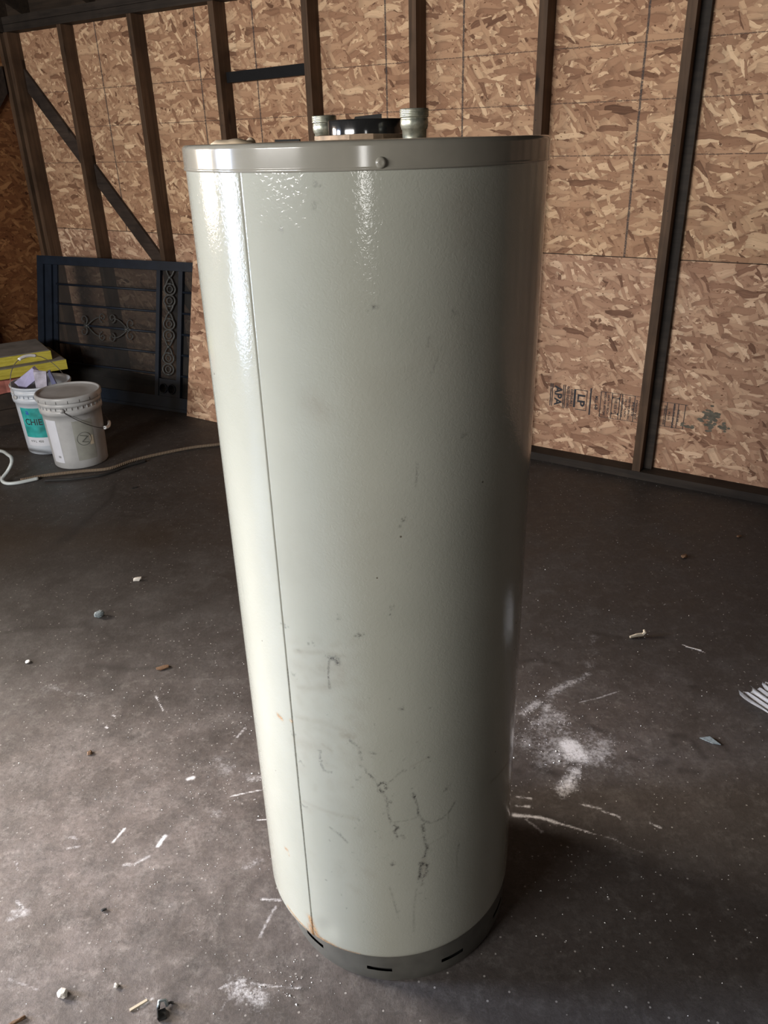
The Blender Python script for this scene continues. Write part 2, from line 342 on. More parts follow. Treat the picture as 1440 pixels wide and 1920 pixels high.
# ================================================================== floor
STROKES = [[0,[[-0.3312,0.7668],[-0.3076,0.7659],[-0.272,0.7679],[-0.2718,0.7576]],0.00234,0.8],[0,[[-0.3264,0.7619],[-0.3389,0.7352],[-0.3351,0.7106]],0.00078,0.7],[2,[[-0.3861,0.7429],[-0.2518,0.7532],[-0.2576,0.7251],[-0.3963,0.7049]],0.0078,0.35],[2,[[-0.2674,0.6184],[-0.2008,0.6194]],0.00468,0.6],[0,[[-0.2206,0.6091],[-0.1803,0.5999]],0.00104,0.7],[0,[[-0.163,0.5958],[-0.1547,0.5727]],0.00156,0.5],[0,[[-0.0991,0.5875],[-0.064,0.5859]],0.0013,0.5],[0,[[-0.4317,0.5741],[-0.4449,0.551],[-0.4154,0.5336],[-0.3819,0.5333]],0.00104,0.7],[2,[[-0.4142,0.5894],[-0.3509,0.5806]],0.00208,0.5],[0,[[-0.169,0.5585],[-0.1333,0.5555],[-0.123,0.5438]],0.00078,0.4],[0,[[-0.1112,0.5421],[-0.0823,0.5345],[-0.0484,0.5166]],0.00078,0.7],[0,[[-0.0544,0.5165],[-0.0295,0.5246],[-0.0058,0.5225],[-0.001,0.5103],[-0.0259,0.5023],[-0.0493,0.5084]],0.0013,0.85],[0,[[-0.0064,0.5164],[0.0674,0.5373],[0.1161,0.5477]],0.00104,0.3],[2,[[0.1648,0.5535],[0.2762,0.5664]],0.00104,0.3],[0,[[-0.0259,0.5023],[0.0027,0.4856],[0.0264,0.4791]],0.0013,0.7],[0,[[0.0027,0.4856],[0.006,0.4563],[0.0246,0.4313]],0.00104,0.6],[0,[[0.0248,0.4326],[0.1093,0.4345],[0.1849,0.4372],[0.2233,0.4432]],0.00078,0.35],[0,[[0.1744,0.4924],[0.1866,0.4855]],0.00182,0.9],[0,[[0.1866,0.4834],[0.211,0.461],[0.2081,0.4464]],0.00104,0.6],[0,[[0.2081,0.4464],[0.2489,0.4263],[0.3016,0.4176],[0.3836,0.4201],[0.433,0.4274],[0.4833,0.4469]],0.00104,0.5],[0,[[0.0466,0.4279],[0.071,0.4208],[0.0454,0.4128],[0.0631,0.3992]],0.0013,0.7],[0,[[0.0948,0.4026],[0.1131,0.3931]],0.00104,0.4],[0,[[0.2357,0.4165],[0.2485,0.4024],[0.2547,0.3799],[0.2746,0.3603],[0.2475,0.3399]],0.00182,0.6],[0,[[0.2205,0.3283],[0.2674,0.3199],[0.2673,0.3013],[0.2399,0.2896],[0.2129,0.2894],[0.2271,0.3232]],0.00182,0.75],[0,[[0.2398,0.2849],[0.23,0.2715]],0.0013,0.6],[2,[[0.2474,0.3354],[0.2467,0.2937]],0.00416,0.4],[0,[[0.192,0.2649],[0.1699,0.213],[0.1676,0.153]],0.00104,0.22],[0,[[0.0021,0.2774],[0.0311,0.2338],[0.0609,0.1886]],0.00104,0.25],[0,[[-0.407,0.4035],[-0.34,0.3942],[-0.2828,0.3787]],0.0013,0.35],[0,[[-0.3534,0.3953],[-0.3336,0.3926]],0.00156,0.7],[0,[[0.433,0.4274],[0.4278,0.3796]],0.00078,0.2],[0,[[0.4278,0.3796],[0.2881,0.3681]],0.00078,0.2],[0,[[0.5215,0.3395],[0.5068,0.3232]],0.0013,0.4],[0,[[0.5068,0.3232],[0.5111,0.2611]],0.00078,0.2],[2,[[0.8323,0.4375],[1.0084,0.4329],[1.2596,0.4184]],0.00234,0.7],[0,[[-0.2508,0.8402],[-0.2475,0.8397]],0.0013,0.7],[0,[[-0.1284,0.8137],[-0.1252,0.8131]],0.0013,0.7],[0,[[0.1123,0.6745],[0.1157,0.6736]],0.00156,0.7],[0,[[0.2825,0.5667],[0.2862,0.5656]],0.00104,0.7],[0,[[-0.6055,0.5332],[-0.6008,0.533]],0.00104,0.7],[0,[[-0.6424,0.5426],[-0.6375,0.5425]],0.0013,0.7],[0,[[-0.1922,0.5278],[-0.1887,0.5271]],0.00104,0.7],[0,[[-0.6497,0.5858],[-0.6449,0.5857]],0.00156,0.7],[0,[[0.0265,0.3352],[0.0302,0.3342]],0.00208,0.7],[0,[[-0.6306,0.801],[-0.6262,0.8008]],0.00104,0.7],[0,[[0.4094,0.4854],[0.4136,0.4841]],0.00156,0.7],[0,[[-0.619,0.4299],[-0.6141,0.4297]],0.00104,0.7],[0,[[-0.4296,0.789],[-0.4259,0.7885]],0.00104,0.7],[0,[[-0.603,0.7142],[-0.5986,0.7139]],0.00104,0.7],[2,[[-0.5655,0.7622],[-0.3657,0.7735],[-0.2249,0.773]],0.00312,0.35],[2,[[-0.601,0.6287],[-0.4017,0.6364],[-0.2178,0.6244]],0.00416,0.3],[2,[[-0.623,0.5713],[-0.4152,0.5854]],0.0104,0.25],[2,[[-0.607,0.4403],[-0.4257,0.4408],[-0.2133,0.4396]],0.00312,0.3],[2,[[-0.5623,0.6928],[-0.3839,0.704]],0.0039,0.3],[2,[[-0.5758,0.7348],[-0.3512,0.7345]],0.0078,0.22],[1,[[-0.7809,0.6094],[-0.7445,0.6067]],0.00234,0.9],[1,[[-0.6543,0.6147],[-0.6481,0.6139]],0.00156,0.7],[1,[[-0.875,0.2775],[-0.8503,0.2789]],0.00208,0.7],[1,[[-0.8358,0.2713],[-0.8335,0.2669]],0.00104,0.5],[1,[[-0.6569,0.1072],[-0.6452,0.0846],[-0.602,0.0706]],0.00572,1.0],[0,[[-0.6495,0.1004],[-0.6338,0.0896]],0.00182,0.9],[0,[[-0.6203,0.0727],[-0.5842,0.0684]],0.00156,0.8],[1,[[-0.5845,0.0672],[-0.4622,0.0666],[-0.334,0.0654]],0.00208,0.9],[1,[[-1.0782,0.0795],[-0.8796,0.0872],[-0.7438,0.069]],0.00156,0.5],[0,[[-0.8433,0.0822],[-0.8175,0.0845]],0.00156,0.8],[0,[[-0.7613,0.0803],[-0.7479,0.0805]],0.0013,0.8],[1,[[-0.826,0.0666],[-0.6884,0.0472]],0.00312,0.4],[0,[[0.4281,1.2773],[0.4311,1.2766]],0.0014,0.6],[0,[[0.1379,1.0022],[0.1408,1.0013]],0.0014,0.6],[0,[[0.0766,0.8609],[0.0796,0.8599]],0.0014,0.6],[0,[[-0.4255,1.3826],[-0.4229,1.382]],0.0014,0.6],[0,[[-0.2353,1.432],[-0.2329,1.4315]],0.0014,0.6],[0,[[-0.246,1.411],[-0.2436,1.4104]],0.0014,0.6],[0,[[-0.1333,0.8152],[-0.1303,0.8143]],0.0014,0.6],[0,[[-0.532,0.7663],[-0.5283,0.7656]],0.0014,0.6],[0,[[0.4945,1.114],[0.4981,1.113]],0.0014,0.6],[0,[[0.0147,1.2931],[0.0171,1.2925]],0.0014,0.6],[0,[[0.2896,1.2517],[0.284,1.2384]],0.0008,0.25],[0,[[0.2238,1.0831],[0.2139,1.0507]],0.0008,0.3],[0,[[0.3614,1.2377],[0.3038,1.205]],0.0007,0.2],[0,[[-1.1014,0.8373],[-1.0944,0.7924]],0.001,0.2],[2,[[-0.3202,1.1704],[-0.2801,1.1566]],0.012,0.3],[2,[[0.4696,1.406],[0.5032,1.3695]],0.02,0.2],[2,[[0.082,1.1888],[0.4825,1.2543]],0.03,0.12],[2,[[0.9653,1.277],[1.0646,1.1677]],0.02,0.2],[2,[[0.7556,0.9781],[0.9866,0.8226]],0.03,0.15],[2,[[-0.0243,0.9841],[-0.4785,0.9209]],0.05,0.1]]
FLOORM = [[0,[[0.545,1.783],[0.608,1.801],[0.675,1.828]],0.004,0.5],[0,[[0.292,1.377],[0.349,1.369],[0.389,1.351]],0.007,0.8],[0,[[0.389,1.351],[0.437,1.33],[0.468,1.315]],0.004,0.7],[0,[[0.468,1.315],[0.508,1.3],[0.535,1.276],[0.563,1.259]],0.003,0.5],[0,[[0.483,1.604],[0.486,1.576]],0.045,0.8],[0,[[0.471,1.662],[0.468,1.723],[0.411,1.695]],0.05,0.42],[0,[[0.44,1.592],[0.548,1.587]],0.09,0.42],[0,[[0.414,1.71],[0.364,1.659]],0.035,0.3],[0,[[0.603,1.91],[0.482,1.836],[0.444,1.756]],0.02,0.45],[0,[[0.669,2.101],[0.603,1.91]],0.02,0.25],[0,[[0.471,1.51],[0.424,1.449]],0.03,0.6],[0,[[0.362,1.623],[0.477,1.692]],0.05,0.3],[0,[[0.594,1.614],[0.623,1.543]],0.08,0.2],[0,[[0.378,1.743],[0.429,1.789]],0.02,0.5],[0,[[0.455,1.406],[0.505,1.389]],0.005,0.6],[0,[[0.507,1.381],[0.542,1.362]],0.005,0.6],[0,[[0.607,1.343],[0.628,1.326]],0.005,0.6],[0,[[0.306,1.435],[0.342,1.428]],0.005,0.6],[0,[[0.302,1.406],[0.332,1.402]],0.005,0.6],[0,[[0.317,1.365],[0.349,1.325]],0.005,0.6],[0,[[0.938,2.046],[0.991,2.002]],0.003,0.8],[1,[[0.765,1.635],[0.794,1.63]],0.012,0.7],[1,[[0.756,1.607],[0.757,1.603]],0.012,0.7],[1,[[0.807,1.612],[0.818,1.549]],0.012,0.7],[1,[[0.877,1.602],[0.886,1.574]],0.012,0.7],[1,[[0.692,1.534],[0.718,1.54]],0.012,0.7],[1,[[0.622,1.557],[0.644,1.549]],0.012,0.7],[1,[[0.474,2.024],[0.488,1.976]],0.012,0.7],[1,[[0.414,1.984],[0.462,1.991]],0.012,0.7],[1,[[0.51,1.974],[0.521,1.969]],0.012,0.7],[1,[[0.367,1.54],[0.422,1.506]],0.012,0.7],[1,[[0.326,1.522],[0.327,1.519]],0.012,0.7],[1,[[0.739,1.506],[0.776,1.501]],0.012,0.7],[1,[[0.891,1.839],[0.901,1.837]],0.012,0.7],[1,[[0.672,2.127],[0.752,2.097]],0.012,0.7],[1,[[0.551,1.681],[0.586,1.657]],0.012,0.7],[0,[[-0.614,1.266],[-0.591,1.268],[-0.563,1.287]],0.006,0.5],[0,[[-0.551,1.315],[-0.541,1.345]],0.006,0.8],[0,[[-0.66,1.331],[-0.644,1.371]],0.005,0.7],[0,[[-0.406,1.463],[-0.361,1.475],[-0.32,1.484]],0.003,0.7],[0,[[-0.328,1.384],[-0.303,1.386]],0.003,0.8],[0,[[-0.289,1.166],[-0.248,1.162]],0.005,0.6],[0,[[-0.282,1.078],[-0.269,1.113],[-0.256,1.147]],0.005,0.45],[0,[[-0.345,0.973],[-0.299,0.986]],0.006,0.6],[0,[[-0.317,0.972],[-0.27,0.955]],0.03,0.5],[0,[[-0.29,0.982],[-0.248,0.973],[-0.191,0.967]],0.004,0.6],[0,[[-0.323,0.965],[-0.338,0.914]],0.004,0.4],[0,[[-0.787,1.009],[-0.702,0.98]],0.004,0.35],[0,[[-0.824,1.156],[-0.795,1.15],[-0.824,1.136]],0.014,0.4],[0,[[-0.492,0.937],[-0.473,0.953]],0.005,0.5],[0,[[-0.528,1.524],[-0.513,1.531]],0.008,0.7],[0,[[-0.361,1.517],[-0.335,1.524]],0.016,0.5],[0,[[-0.76,1.317],[-0.737,1.322]],0.005,0.5],[0,[[-0.868,1.286],[-0.854,1.257]],0.004,0.5],[0,[[-0.767,1.35],[-0.75,1.344]],0.006,0.5],[0,[[-0.824,1.179],[-0.803,1.16]],0.006,0.5],[0,[[-0.463,1.438],[-0.421,1.404]],0.03,0.25],[0,[[-0.338,1.251],[-0.308,1.272]],0.012,0.35],[0,[[-0.494,1.16],[-0.484,1.155]],0.01,0.3],[0,[[-0.489,1.597],[-0.389,1.526]],0.03,0.25],[1,[[-0.814,1.319],[-0.771,1.308]],0.004,0.5],[1,[[-0.883,1.434],[-0.891,1.481]],0.004,0.3],[1,[[-0.449,0.936],[-0.428,0.947]],0.012,0.4],[1,[[-0.799,1.255],[-0.752,1.243]],0.015,0.3],[0,[[-0.695,1.868],[-0.656,1.8]],0.003,0.7],[0,[[-1.027,1.931],[-0.974,1.894],[-0.857,1.875]],0.015,0.25],[0,[[-1.153,2.064],[-1.146,2.053]],0.006,0.9],[0,[[-0.802,1.735],[-0.796,1.732]],0.004,0.8],[0,[[-0.797,1.786],[-0.79,1.781]],0.004,0.8],[0,[[-0.408,1.714],[-0.422,1.678]],0.006,0.5],[0,[[-1.079,1.934],[-1.032,1.914]],0.025,0.15],[0,[[-0.639,2.188],[-0.589,2.252]],0.01,0.15],[1,[[-1.339,2.897],[-1.328,2.999],[-1.308,3.106]],0.03,0.8],[1,[[-1.308,3.106],[-1.266,3.319],[-1.315,3.54]],0.015,0.7],[1,[[-1.31,2.222],[-1.228,2.251],[-1.071,2.254],[-1.004,2.285]],0.012,0.7],[1,[[-0.871,2.266],[-0.712,2.352],[-0.542,2.481]],0.02,0.5],[1,[[-0.946,2.029],[-0.872,2.016],[-0.81,2.004],[-0.707,2.009]],0.015,0.6],[1,[[-1.046,2.591],[-0.94,2.67]],0.02,0.4],[1,[[-1.042,2.264],[-1.006,2.251]],0.02,0.6],[1,[[-0.827,3.188],[-0.726,3.181]],0.03,0.2],[1,[[-1.22,2.546],[-1.142,2.501]],0.04,0.3],[2,[[-1.639,2.984],[-1.31,2.946],[-0.992,2.926]],0.16,0.7],[2,[[-1.768,2.924],[-1.529,2.909]],0.2,0.8]]
def paint(X, Y, strokes, chans=3):
    out = np.zeros((X.size, 4), np.float32); out[:,3] = 1
    Xf = X.ravel(); Yf = Y.ravel()
    for ch, pts, w, st in strokes:
        rad = w*2.2
        for (x0,y0),(x1,y1) in zip(pts[:-1], pts[1:]):
            sel = np.nonzero((Xf > min(x0,x1)-rad) & (Xf < max(x0,x1)+rad) & (Yf > min(y0,y1)-rad) & (Yf < max(y0,y1)+rad))[0]
            if sel.size == 0: continue
            px = Xf[sel]; py = Yf[sel]; dx = x1-x0; dy = y1-y0; L = dx*dx+dy*dy+1e-12
            tt = np.clip(((px-x0)*dx+(py-y0)*dy)/L, 0, 1); dd = (px-x0-tt*dx)**2+(py-y0-tt*dy)**2
            out[sel, ch] = np.maximum(out[sel, ch], st*np.exp(-dd/(w*w)*1.1))
    return out
def grid_mesh(name, P, nu, nv, wrap=False):
    # P: (nu*nv,3) ordered u-major rows of v
    iu = np.arange(nu if wrap else nu-1); iv = np.arange(nv-1)
    A, B = np.meshgrid(iu, iv, indexing='ij'); A2 = (A+1) % nu
    q = np.stack([A*nv+B, A2*nv+B, A2*nv+B+1, A*nv+B+1], -1).reshape(-1,4)
    me = bpy.data.meshes.new(name); me.vertices.add(len(P)); me.vertices.foreach_set('co', P.astype(np.float32).ravel())
    me.loops.add(q.size); me.loops.foreach_set('vertex_index', q.ravel().astype(np.int32))
    me.polygons.add(len(q)); me.polygons.foreach_set('loop_start', np.arange(0,q.size,4,dtype=np.int32)); me.polygons.foreach_set('loop_total', np.full(len(q),4,np.int32))
    me.update(calc_edges=True); me.validate(); return me
xs = np.unique(np.concatenate([np.arange(-6.5,7.5,.5), np.arange(-2.4,1.8,.03), np.arange(-1.3,1.2,.0045)]).round(4))
ys = np.unique(np.concatenate([np.arange(-5.5,6.6,.5), np.arange(.5,4.6,.03), np.arange(.85,2.25,.0045)]).round(4))
X, Y = np.meshgrid(xs, ys, indexing='ij'); P = np.stack([X.ravel(), Y.ravel(), np.zeros(X.size)], 1)
me = grid_mesh('floor', P, len(xs), len(ys)); mk = paint(X, Y, FLOORM); pale = np.maximum(np.exp(-(((X+.85)/.78)**2+((Y-1.22)/.68)**2)**1.3), .55*np.exp(-(((X-.55)/.38)**2+((Y-1.68)/.26)**2))).ravel(); mk[:,3] = pale  # pale blobs paint the lit floor areas into the colour
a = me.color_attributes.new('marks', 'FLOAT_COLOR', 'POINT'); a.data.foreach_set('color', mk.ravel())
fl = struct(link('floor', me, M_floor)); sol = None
# clip floor outline: slab edges are hidden by the walls
# ================================================================== back wall
ROOT = lambda name: struct(empty(name, (0,0,0), PHI))
wb = ROOT('wall_back')
def part(name, bm, mat, parent, bevel=0.0, smooth=False): return obj(name, bm, mat, parent, bevel=bevel, smooth=smooth)
seams_up = [SL, -3.262, -0.836, 1.6, SR]; seams_lo = [SL, -4.47, -2.07, 0.37, SR]
for s0, s1 in zip(seams_up[:-1], seams_up[1:]):
    bm = newbm(); box(bm, s0+.0015, s1-.0015, D, D+.011, .983, 2.204); part('osb_panel', bm, M_osb_up, wb)
bm = newbm(); box(bm, SL-.05, SR+.03, D+.0115, D+.018, .0, 2.21); part('seam_backing', bm, M_wallback, wb)  # unseen sheet added to stop daylight leaking through the panel seams
lowpanels = []
for s0, s1 in zip(seams_lo[:-1], seams_lo[1:]):
    bm = newbm(); box(bm, s0+.0015, s1-.0015, D, D+.011, .036, .979); lowpanels.append(part('osb_panel', bm, M_osb_lo, wb))
bm = newbm(); box(bm, SL, SR, D-.089, D-.0005, .0, .038); part('bottom_plate', bm, M_plate, wb, bevel=.002)
bm = newbm(); box(bm, SL, SR, D-.089, D-.0005, 2.128, 2.166); part('top_plate', bm, M_plate, wb, bevel=.002)
bm = newbm(); box(bm, SL, SR, D-.090, D-.0005, 2.168, 2.206); part('top_plate', bm, M_plate, wb, bevel=.002)
def stud_mesh(s0, s1, notch=None, d0=D-.089, z0=.039, z1=2.127, wob=0.0):
    bm = newbm(); prof = [(d0,z0),(D-.0008,z0)]
    if notch: prof += [(D-.0008,notch[0]),(D-.0205,notch[0]),(D-.0205,notch[1]),(D-.0008,notch[1])]
    prof += [(D-.0008,z1),(d0,z1)]
    A = [bm.verts.new((s0,n,z)) for n,z in prof]; B = [bm.verts.new((s1,n,z)) for n,z in prof]
    bm.faces.new(A); bm.faces.new(B[::-1])
    for i in range(len(prof)):
        j = (i+1) % len(prof); bm.faces.new((A[i],B[i],B[j],A[j]))
    bmesh.ops.triangulate(bm, faces=[x for x in bm.faces if len(x.verts) > 4])
    return bm
BR = lambda s: 1.903-1.063*(s+5.012)     # height of the let-in brace
for s0 in (-5.015,-4.494,-3.891,-3.281,-2.685,-2.089,-1.475,-.892,-.29,.32,.93,1.54,2.15,2.76):
    notch = None
    if s0 < -3.2:
        zc = BR(s0+.018); notch = (max(.05,zc-.095), zc+.095) if zc > .1 else None
    part('stud', stud_mesh(s0, s0+.037, notch), M_stud, wb)
part('stud', stud_mesh(-.8545, -.8175, None, d0=D-.032), M_plate, wb)["label"] = 'set-back second stud'  # darker lumber paints in the shadow on this recessed stud
part('stud', stud_mesh(-5.088, -5.051, None), M_stud, wb)
# let-in brace from the corner stud down to the plate
bm = newbm(); sA, sB = -5.05, -3.30
for s_, nn_ in ((0,0),): pass
hw = .066; vs = []
for (s_, z_) in ((sA, BR(sA)-hw), (sB, BR(sB)-hw), (sB, BR(sB)+hw), (sA, BR(sA)+hw)):
    vs.append((bm.verts.new((s_, D-.0195, z_)), bm.verts.new((s_, D-.0015, z_))))
for i in range(4):
    j = (i+1) % 4; bm.faces.new((vs[i][0],vs[j][0],vs[j][1],vs[i][1]))
bm.faces.new([v[0] for v in vs]); bm.faces.new([v[1] for v in vs][::-1]); part('diagonal_brace', bm, M_brace, wb)
# thin black batten between two studs
bm = newbm(); vs = box(bm, -3.240, -2.688, D-.045, D-.028, 1.762, 1.812)
for v in vs:
    if v.co.x > -3: v.co.z += .010
o = part('batten', bm, M_block, wb, bevel=.001); o['label'] = 'black batten spanning two studs'
# nails on the stud faces
bm = newbm()
for s0 in (-4.494,-3.891,-3.281,-2.685,-1.475,-.892):
    for k in range(4):
        z = random.uniform(.9,2.05); c = (s0+random.uniform(.008,.028), D-.0892, z)
        vs = [bm.verts.new((c[0]+.0022*math.cos(q*PI/3), c[1]-.0012, c[2]+.0022*math.sin(q*PI/3))) for q in range(6)]; vt = [bm.verts.new((v.co.x, D-.0885, v.co.z)) for v in vs]
        bm.faces.new(vs)
        for q in range(6): bm.faces.new((vs[q], vs[(q+1)%6], vt[(q+1)%6], vt[q]))
part('nail_heads', bm, M_blackmatte, wb)['kind'] = 'stuff'
# printed grade stamp, sideways on the low panels
def bolder(me): return me
def stamp_part(meshes, parent, name, mat=M_ink):
    bm = newbm()
    for me, (s, z), rot, sc in meshes:
        T = newbm(); T.from_mesh(me)
        R = Matrix.Translation((s, D-.0007, z)) @ Matrix.Rotation(rot, 4, 'Y') @ Matrix.Rotation(PI/2, 4, 'X') @ Matrix.Diagonal((sc[0],sc[1],1,1))
        bmesh.ops.transform(T, matrix=R, verts=T.verts); tmp = bpy.data.meshes.new('tmp'); T.to_mesh(tmp); T.free(); bm.from_mesh(tmp); bpy.data.meshes.remove(tmp)
    return bm
def bar2(bm, s0, s1, z0, z1, n=D-.0007): box(bm, s0, s1, n-.0003, n, z0, z1)
tm = {w_: text_mesh(w_, 1.0) for w_ in ('APA', 'LP', 'RATED SHEATHING', '24/16 7/16 INCH', 'EXPOSURE 1', 'THIS SIDE UP', 'STRENGTH AXIS', 'SIZED FOR SPACING', 'MILL 449', 'PS 2-10')}
rot = PI/2
zc = .320
L = [(tm['APA'],(-1.312,.318),rot,(.052,.052)), (tm['RATED SHEATHING'],(-1.262,.316),rot,(.0125,.018)), (tm['EXPOSURE 1'],(-1.243,.316),rot,(.0155,.016)), (tm['LP'],(-1.196,.312),rot,(.060,.052)), (tm['MILL 449'],(-1.12,.310),rot,(.018,.020))]
L += [(tm['SIZED FOR SPACING'],(-1.078,.311),rot,(.0125,.012)),(tm['24/16 7/16 INCH'],(-1.061,.310),rot,(.0135,.012)),(tm['THIS SIDE UP'],(-1.026,.309),rot,(.0125,.016))]
for k in range(7): L.append((tm[('STRENGTH AXIS','24/16 7/16 INCH','SIZED FOR SPACING','PS 2-10')[k%4]],(-.995+k*.0165,.305),rot,(.0125 if k%4!=3 else .022,.012)))
for k in range(4): L.append((tm[('STRENGTH AXIS','PS 2-10','SIZED FOR SPACING','EXPOSURE 1')[k%4]],(-.798+k*.02,.300),rot,(.0125,.012)))
bm = stamp_part(L, None, 'x')
for s_ in (-1.352,-1.343): bar2(bm, s_, s_+.004, .262, .376)
for s_ in (-1.287,-1.279): bar2(bm, s_, s_+.004, .258, .376)
bar2(bm,-1.232,-1.222,.272,.362); bar2(bm,-1.168,-1.165,.262,.362); bar2(bm,-1.222,-1.165,.360,.363); bar2(bm,-1.222,-1.165,.262,.265)
bar2(bm,-1.152,-1.145,.245,.378)
bar2(bm,-1.100,-.836,.368,.370); bar2(bm,-1.100,-.836,.244,.246)
for s_ in (-1.100,-1.046,-1.010,-.998,-.940,-.885): bar2(bm, s_, s_+.0032, .246, .368)
for z_ in (.268,.345):
    bar2(bm,-1.042,-1.014,z_,z_+.003)
    for q in (-1.044,-1.014): box(bm, q, q+.004, D-.001, D-.0007, z_-.004, z_+.007)
bar2(bm,-.815,-.70,.360,.362); bar2(bm,-.815,-.70,.246,.248)
for s_ in (-.792,-.760,-.742,-.712): bar2(bm, s_, s_+.003, .248, .360)
o = obj('grade_stamp', bm, M_ink, None); o.parent = lowpanels[2]; o['label'] = 'sideways black printed grade stamp reading APA and LP'
# smudged end of the stamp (ink blot)
bm = newbm()
for k in range(46):
    s_ = random.gauss(-.60,.015); z_ = random.gauss(.316,.022); w_ = random.uniform(.008,.017); h_ = random.uniform(.003,.009)
    vs = [bm.verts.new((s_+w_*math.cos(q*PI/3)*random.uniform(.7,1.1), D-.0006-k*.00001, z_+h_*math.sin(q*PI/3))) for q in range(6)]; bm.faces.new(vs)
for k in range(16):
    s_ = random.gauss(-.545,.012); z_ = random.gauss(.285,.008)
    vs = [bm.verts.new((s_+.007*math.cos(q*PI/3), D-.0012-k*.00001, z_+.005*math.sin(q*PI/3))) for q in range(6)]; bm.faces.new(vs)
for k in range(14):
    s_ = random.gauss(-.70,.02); z_ = random.gauss(.262,.006)
    vs = [bm.verts.new((s_+.008*math.cos(q*PI/3), D-.0012-k*.00001, z_+.004*math.sin(q*PI/3))) for q in range(6)]; bm.faces.new(vs)
M_inkfade = plain('faded_ink', (.12,.11,.085), .8, var=.3, scale=60)
o = obj('ink_smudge', bm, M_inkfade, None); o.parent = lowpanels[2]
# ================================================================== left wall with window and doorway
wl = ROOT('wall_left')
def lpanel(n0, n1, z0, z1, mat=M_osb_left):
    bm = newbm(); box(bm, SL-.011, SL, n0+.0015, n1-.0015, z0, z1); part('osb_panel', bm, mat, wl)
    bm = newbm(); box(bm, SL-.018, SL-.0115, n0, n1, z0-(.036 if z0 < .04 else 0), z1); part('seam_backing', bm, M_wallback, wl)  # added light-blocking sheet, out of view behind the panel
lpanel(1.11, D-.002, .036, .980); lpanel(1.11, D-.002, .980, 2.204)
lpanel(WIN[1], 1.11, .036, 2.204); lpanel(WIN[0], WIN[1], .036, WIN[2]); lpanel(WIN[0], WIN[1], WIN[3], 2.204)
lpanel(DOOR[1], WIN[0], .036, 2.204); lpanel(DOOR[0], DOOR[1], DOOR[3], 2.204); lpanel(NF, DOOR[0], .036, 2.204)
# studs stand on the room side of the sheathing
for n0 in (2.86,2.25,1.64,1.03,WIN[1]+.002,WIN[0]-.04,DOOR[1]+.002,DOOR[0]-.04,-2.9):
    bm = newbm(); box(bm, SL+.0008, SL+.089 if n0 < 3 else SL+.03, n0, n0+.037, .039, 2.127); part('stud', bm, M_stud, wl)
bm = newbm(); box(bm, SL+.0008, SL+.089, DOOR[1]+.002, D-.0895, 0, .038); part('bottom_plate', bm, M_plate, wl)
bm = newbm(); box(bm, SL+.0008, SL+.089, NF, D-.0905, 2.128, 2.206); part('top_plate', bm, M_plate, wl)
# brace rising to the corner stud
bm = newbm(); q = [(3.45,1.80),(3.45,1.95),(2.90,1.33),(2.90,1.18)]
A = [bm.verts.new((SL+.022,n,z)) for n,z in q]; B = [bm.verts.new((SL+.002,n,z)) for n,z in q]
bm.faces.new(A); bm.faces.new(B[::-1])
for i in range(4): bm.faces.new((A[i],B[i],B[(i+1)%4],A[(i+1)%4]))
part('diagonal_brace', bm, M_brace, wl)
def frame_around(name, n0, n1, z0, z1, mull=False, door=False):
    e = ROOT(name)
    bm = newbm(); w_ = .035
    box(bm, SL-.05, SL-.012, n0, n0+w_, z0, z1); part('jamb', bm, M_frame, e)
    bm = newbm(); box(bm, SL-.05, SL-.012, n1-w_, n1, z0, z1); part('jamb', bm, M_frame, e)
    bm = newbm(); box(bm, SL-.05, SL-.012, n0+w_, n1-w_, z1-w_, z1); part('head', bm, M_frame, e)
    if not door:
        bm = newbm(); box(bm, SL-.05, SL-.012, n0+w_, n1-w_, z0, z0+w_); part('sill', bm, M_frame, e)
frame_around('window_1', *WIN); frame_around('door_1', *DOOR, door=True)
# ================================================================== remaining walls (behind and beside the camera)
wf = ROOT('wall_front')
for s0, s1, z0, z1 in ((SL,TWIN[0],0,2.204),(TWIN[0],TWIN[1],0,TWIN[2]),(TWIN[0],TWIN[1],TWIN[3],2.204),(TWIN[1],FWIN[0],0,2.204),(FWIN[1],SR,0,2.204),(FWIN[0],FWIN[1],0,FWIN[2]),(FWIN[0],FWIN[1],FWIN[3],2.204)):
    bm = newbm(); box(bm, s0, s1, NF-.011, NF, z0, z1); part('board_panel', bm, M_wallplain, wf)
wr = ROOT('wall_right')
bm = newbm(); box(bm, SR, SR+.011, NF, D, 0, 2.204); part('board_panel', bm, M_wallplain, wr)
# roof: dark deck boards on rafters, rising from the back wall to a ridge
ce = ROOT('ceiling'); nr = (NF+D)/2; zr = 3.75
def slope(n): return 2.215+(zr-2.215)*(1-abs(n-nr)/(D-nr))
for k in range(14):
    a0 = D+.3-(D+.3-nr)*k/14; a1 = D+.3-(D+.3-nr)*(k+1)/14+.004
    for sg in (1,-1):
        n0 = nr+sg*(a0-nr); n1 = nr+sg*(a1-nr); bm = newbm(); zo = .145
        v = [bm.verts.new(c) for c in ((SL-.3,n0,slope(n0)+zo),(SR+.3,n0,slope(n0)+zo),(SR+.3,n1,slope(n1)+zo),(SL-.3,n1,slope(n1)+zo))]; w4 = [bm.verts.new((c.co.x,c.co.y,c.co.z+.02)) for c in v]
        bm.faces.new(v); bm.faces.new(w4[::-1])
        for i in range(4): bm.faces.new((v[i],w4[i],w4[(i+1)%4],v[(i+1)%4]))
        part('deck_board', bm, M_roof, ce)
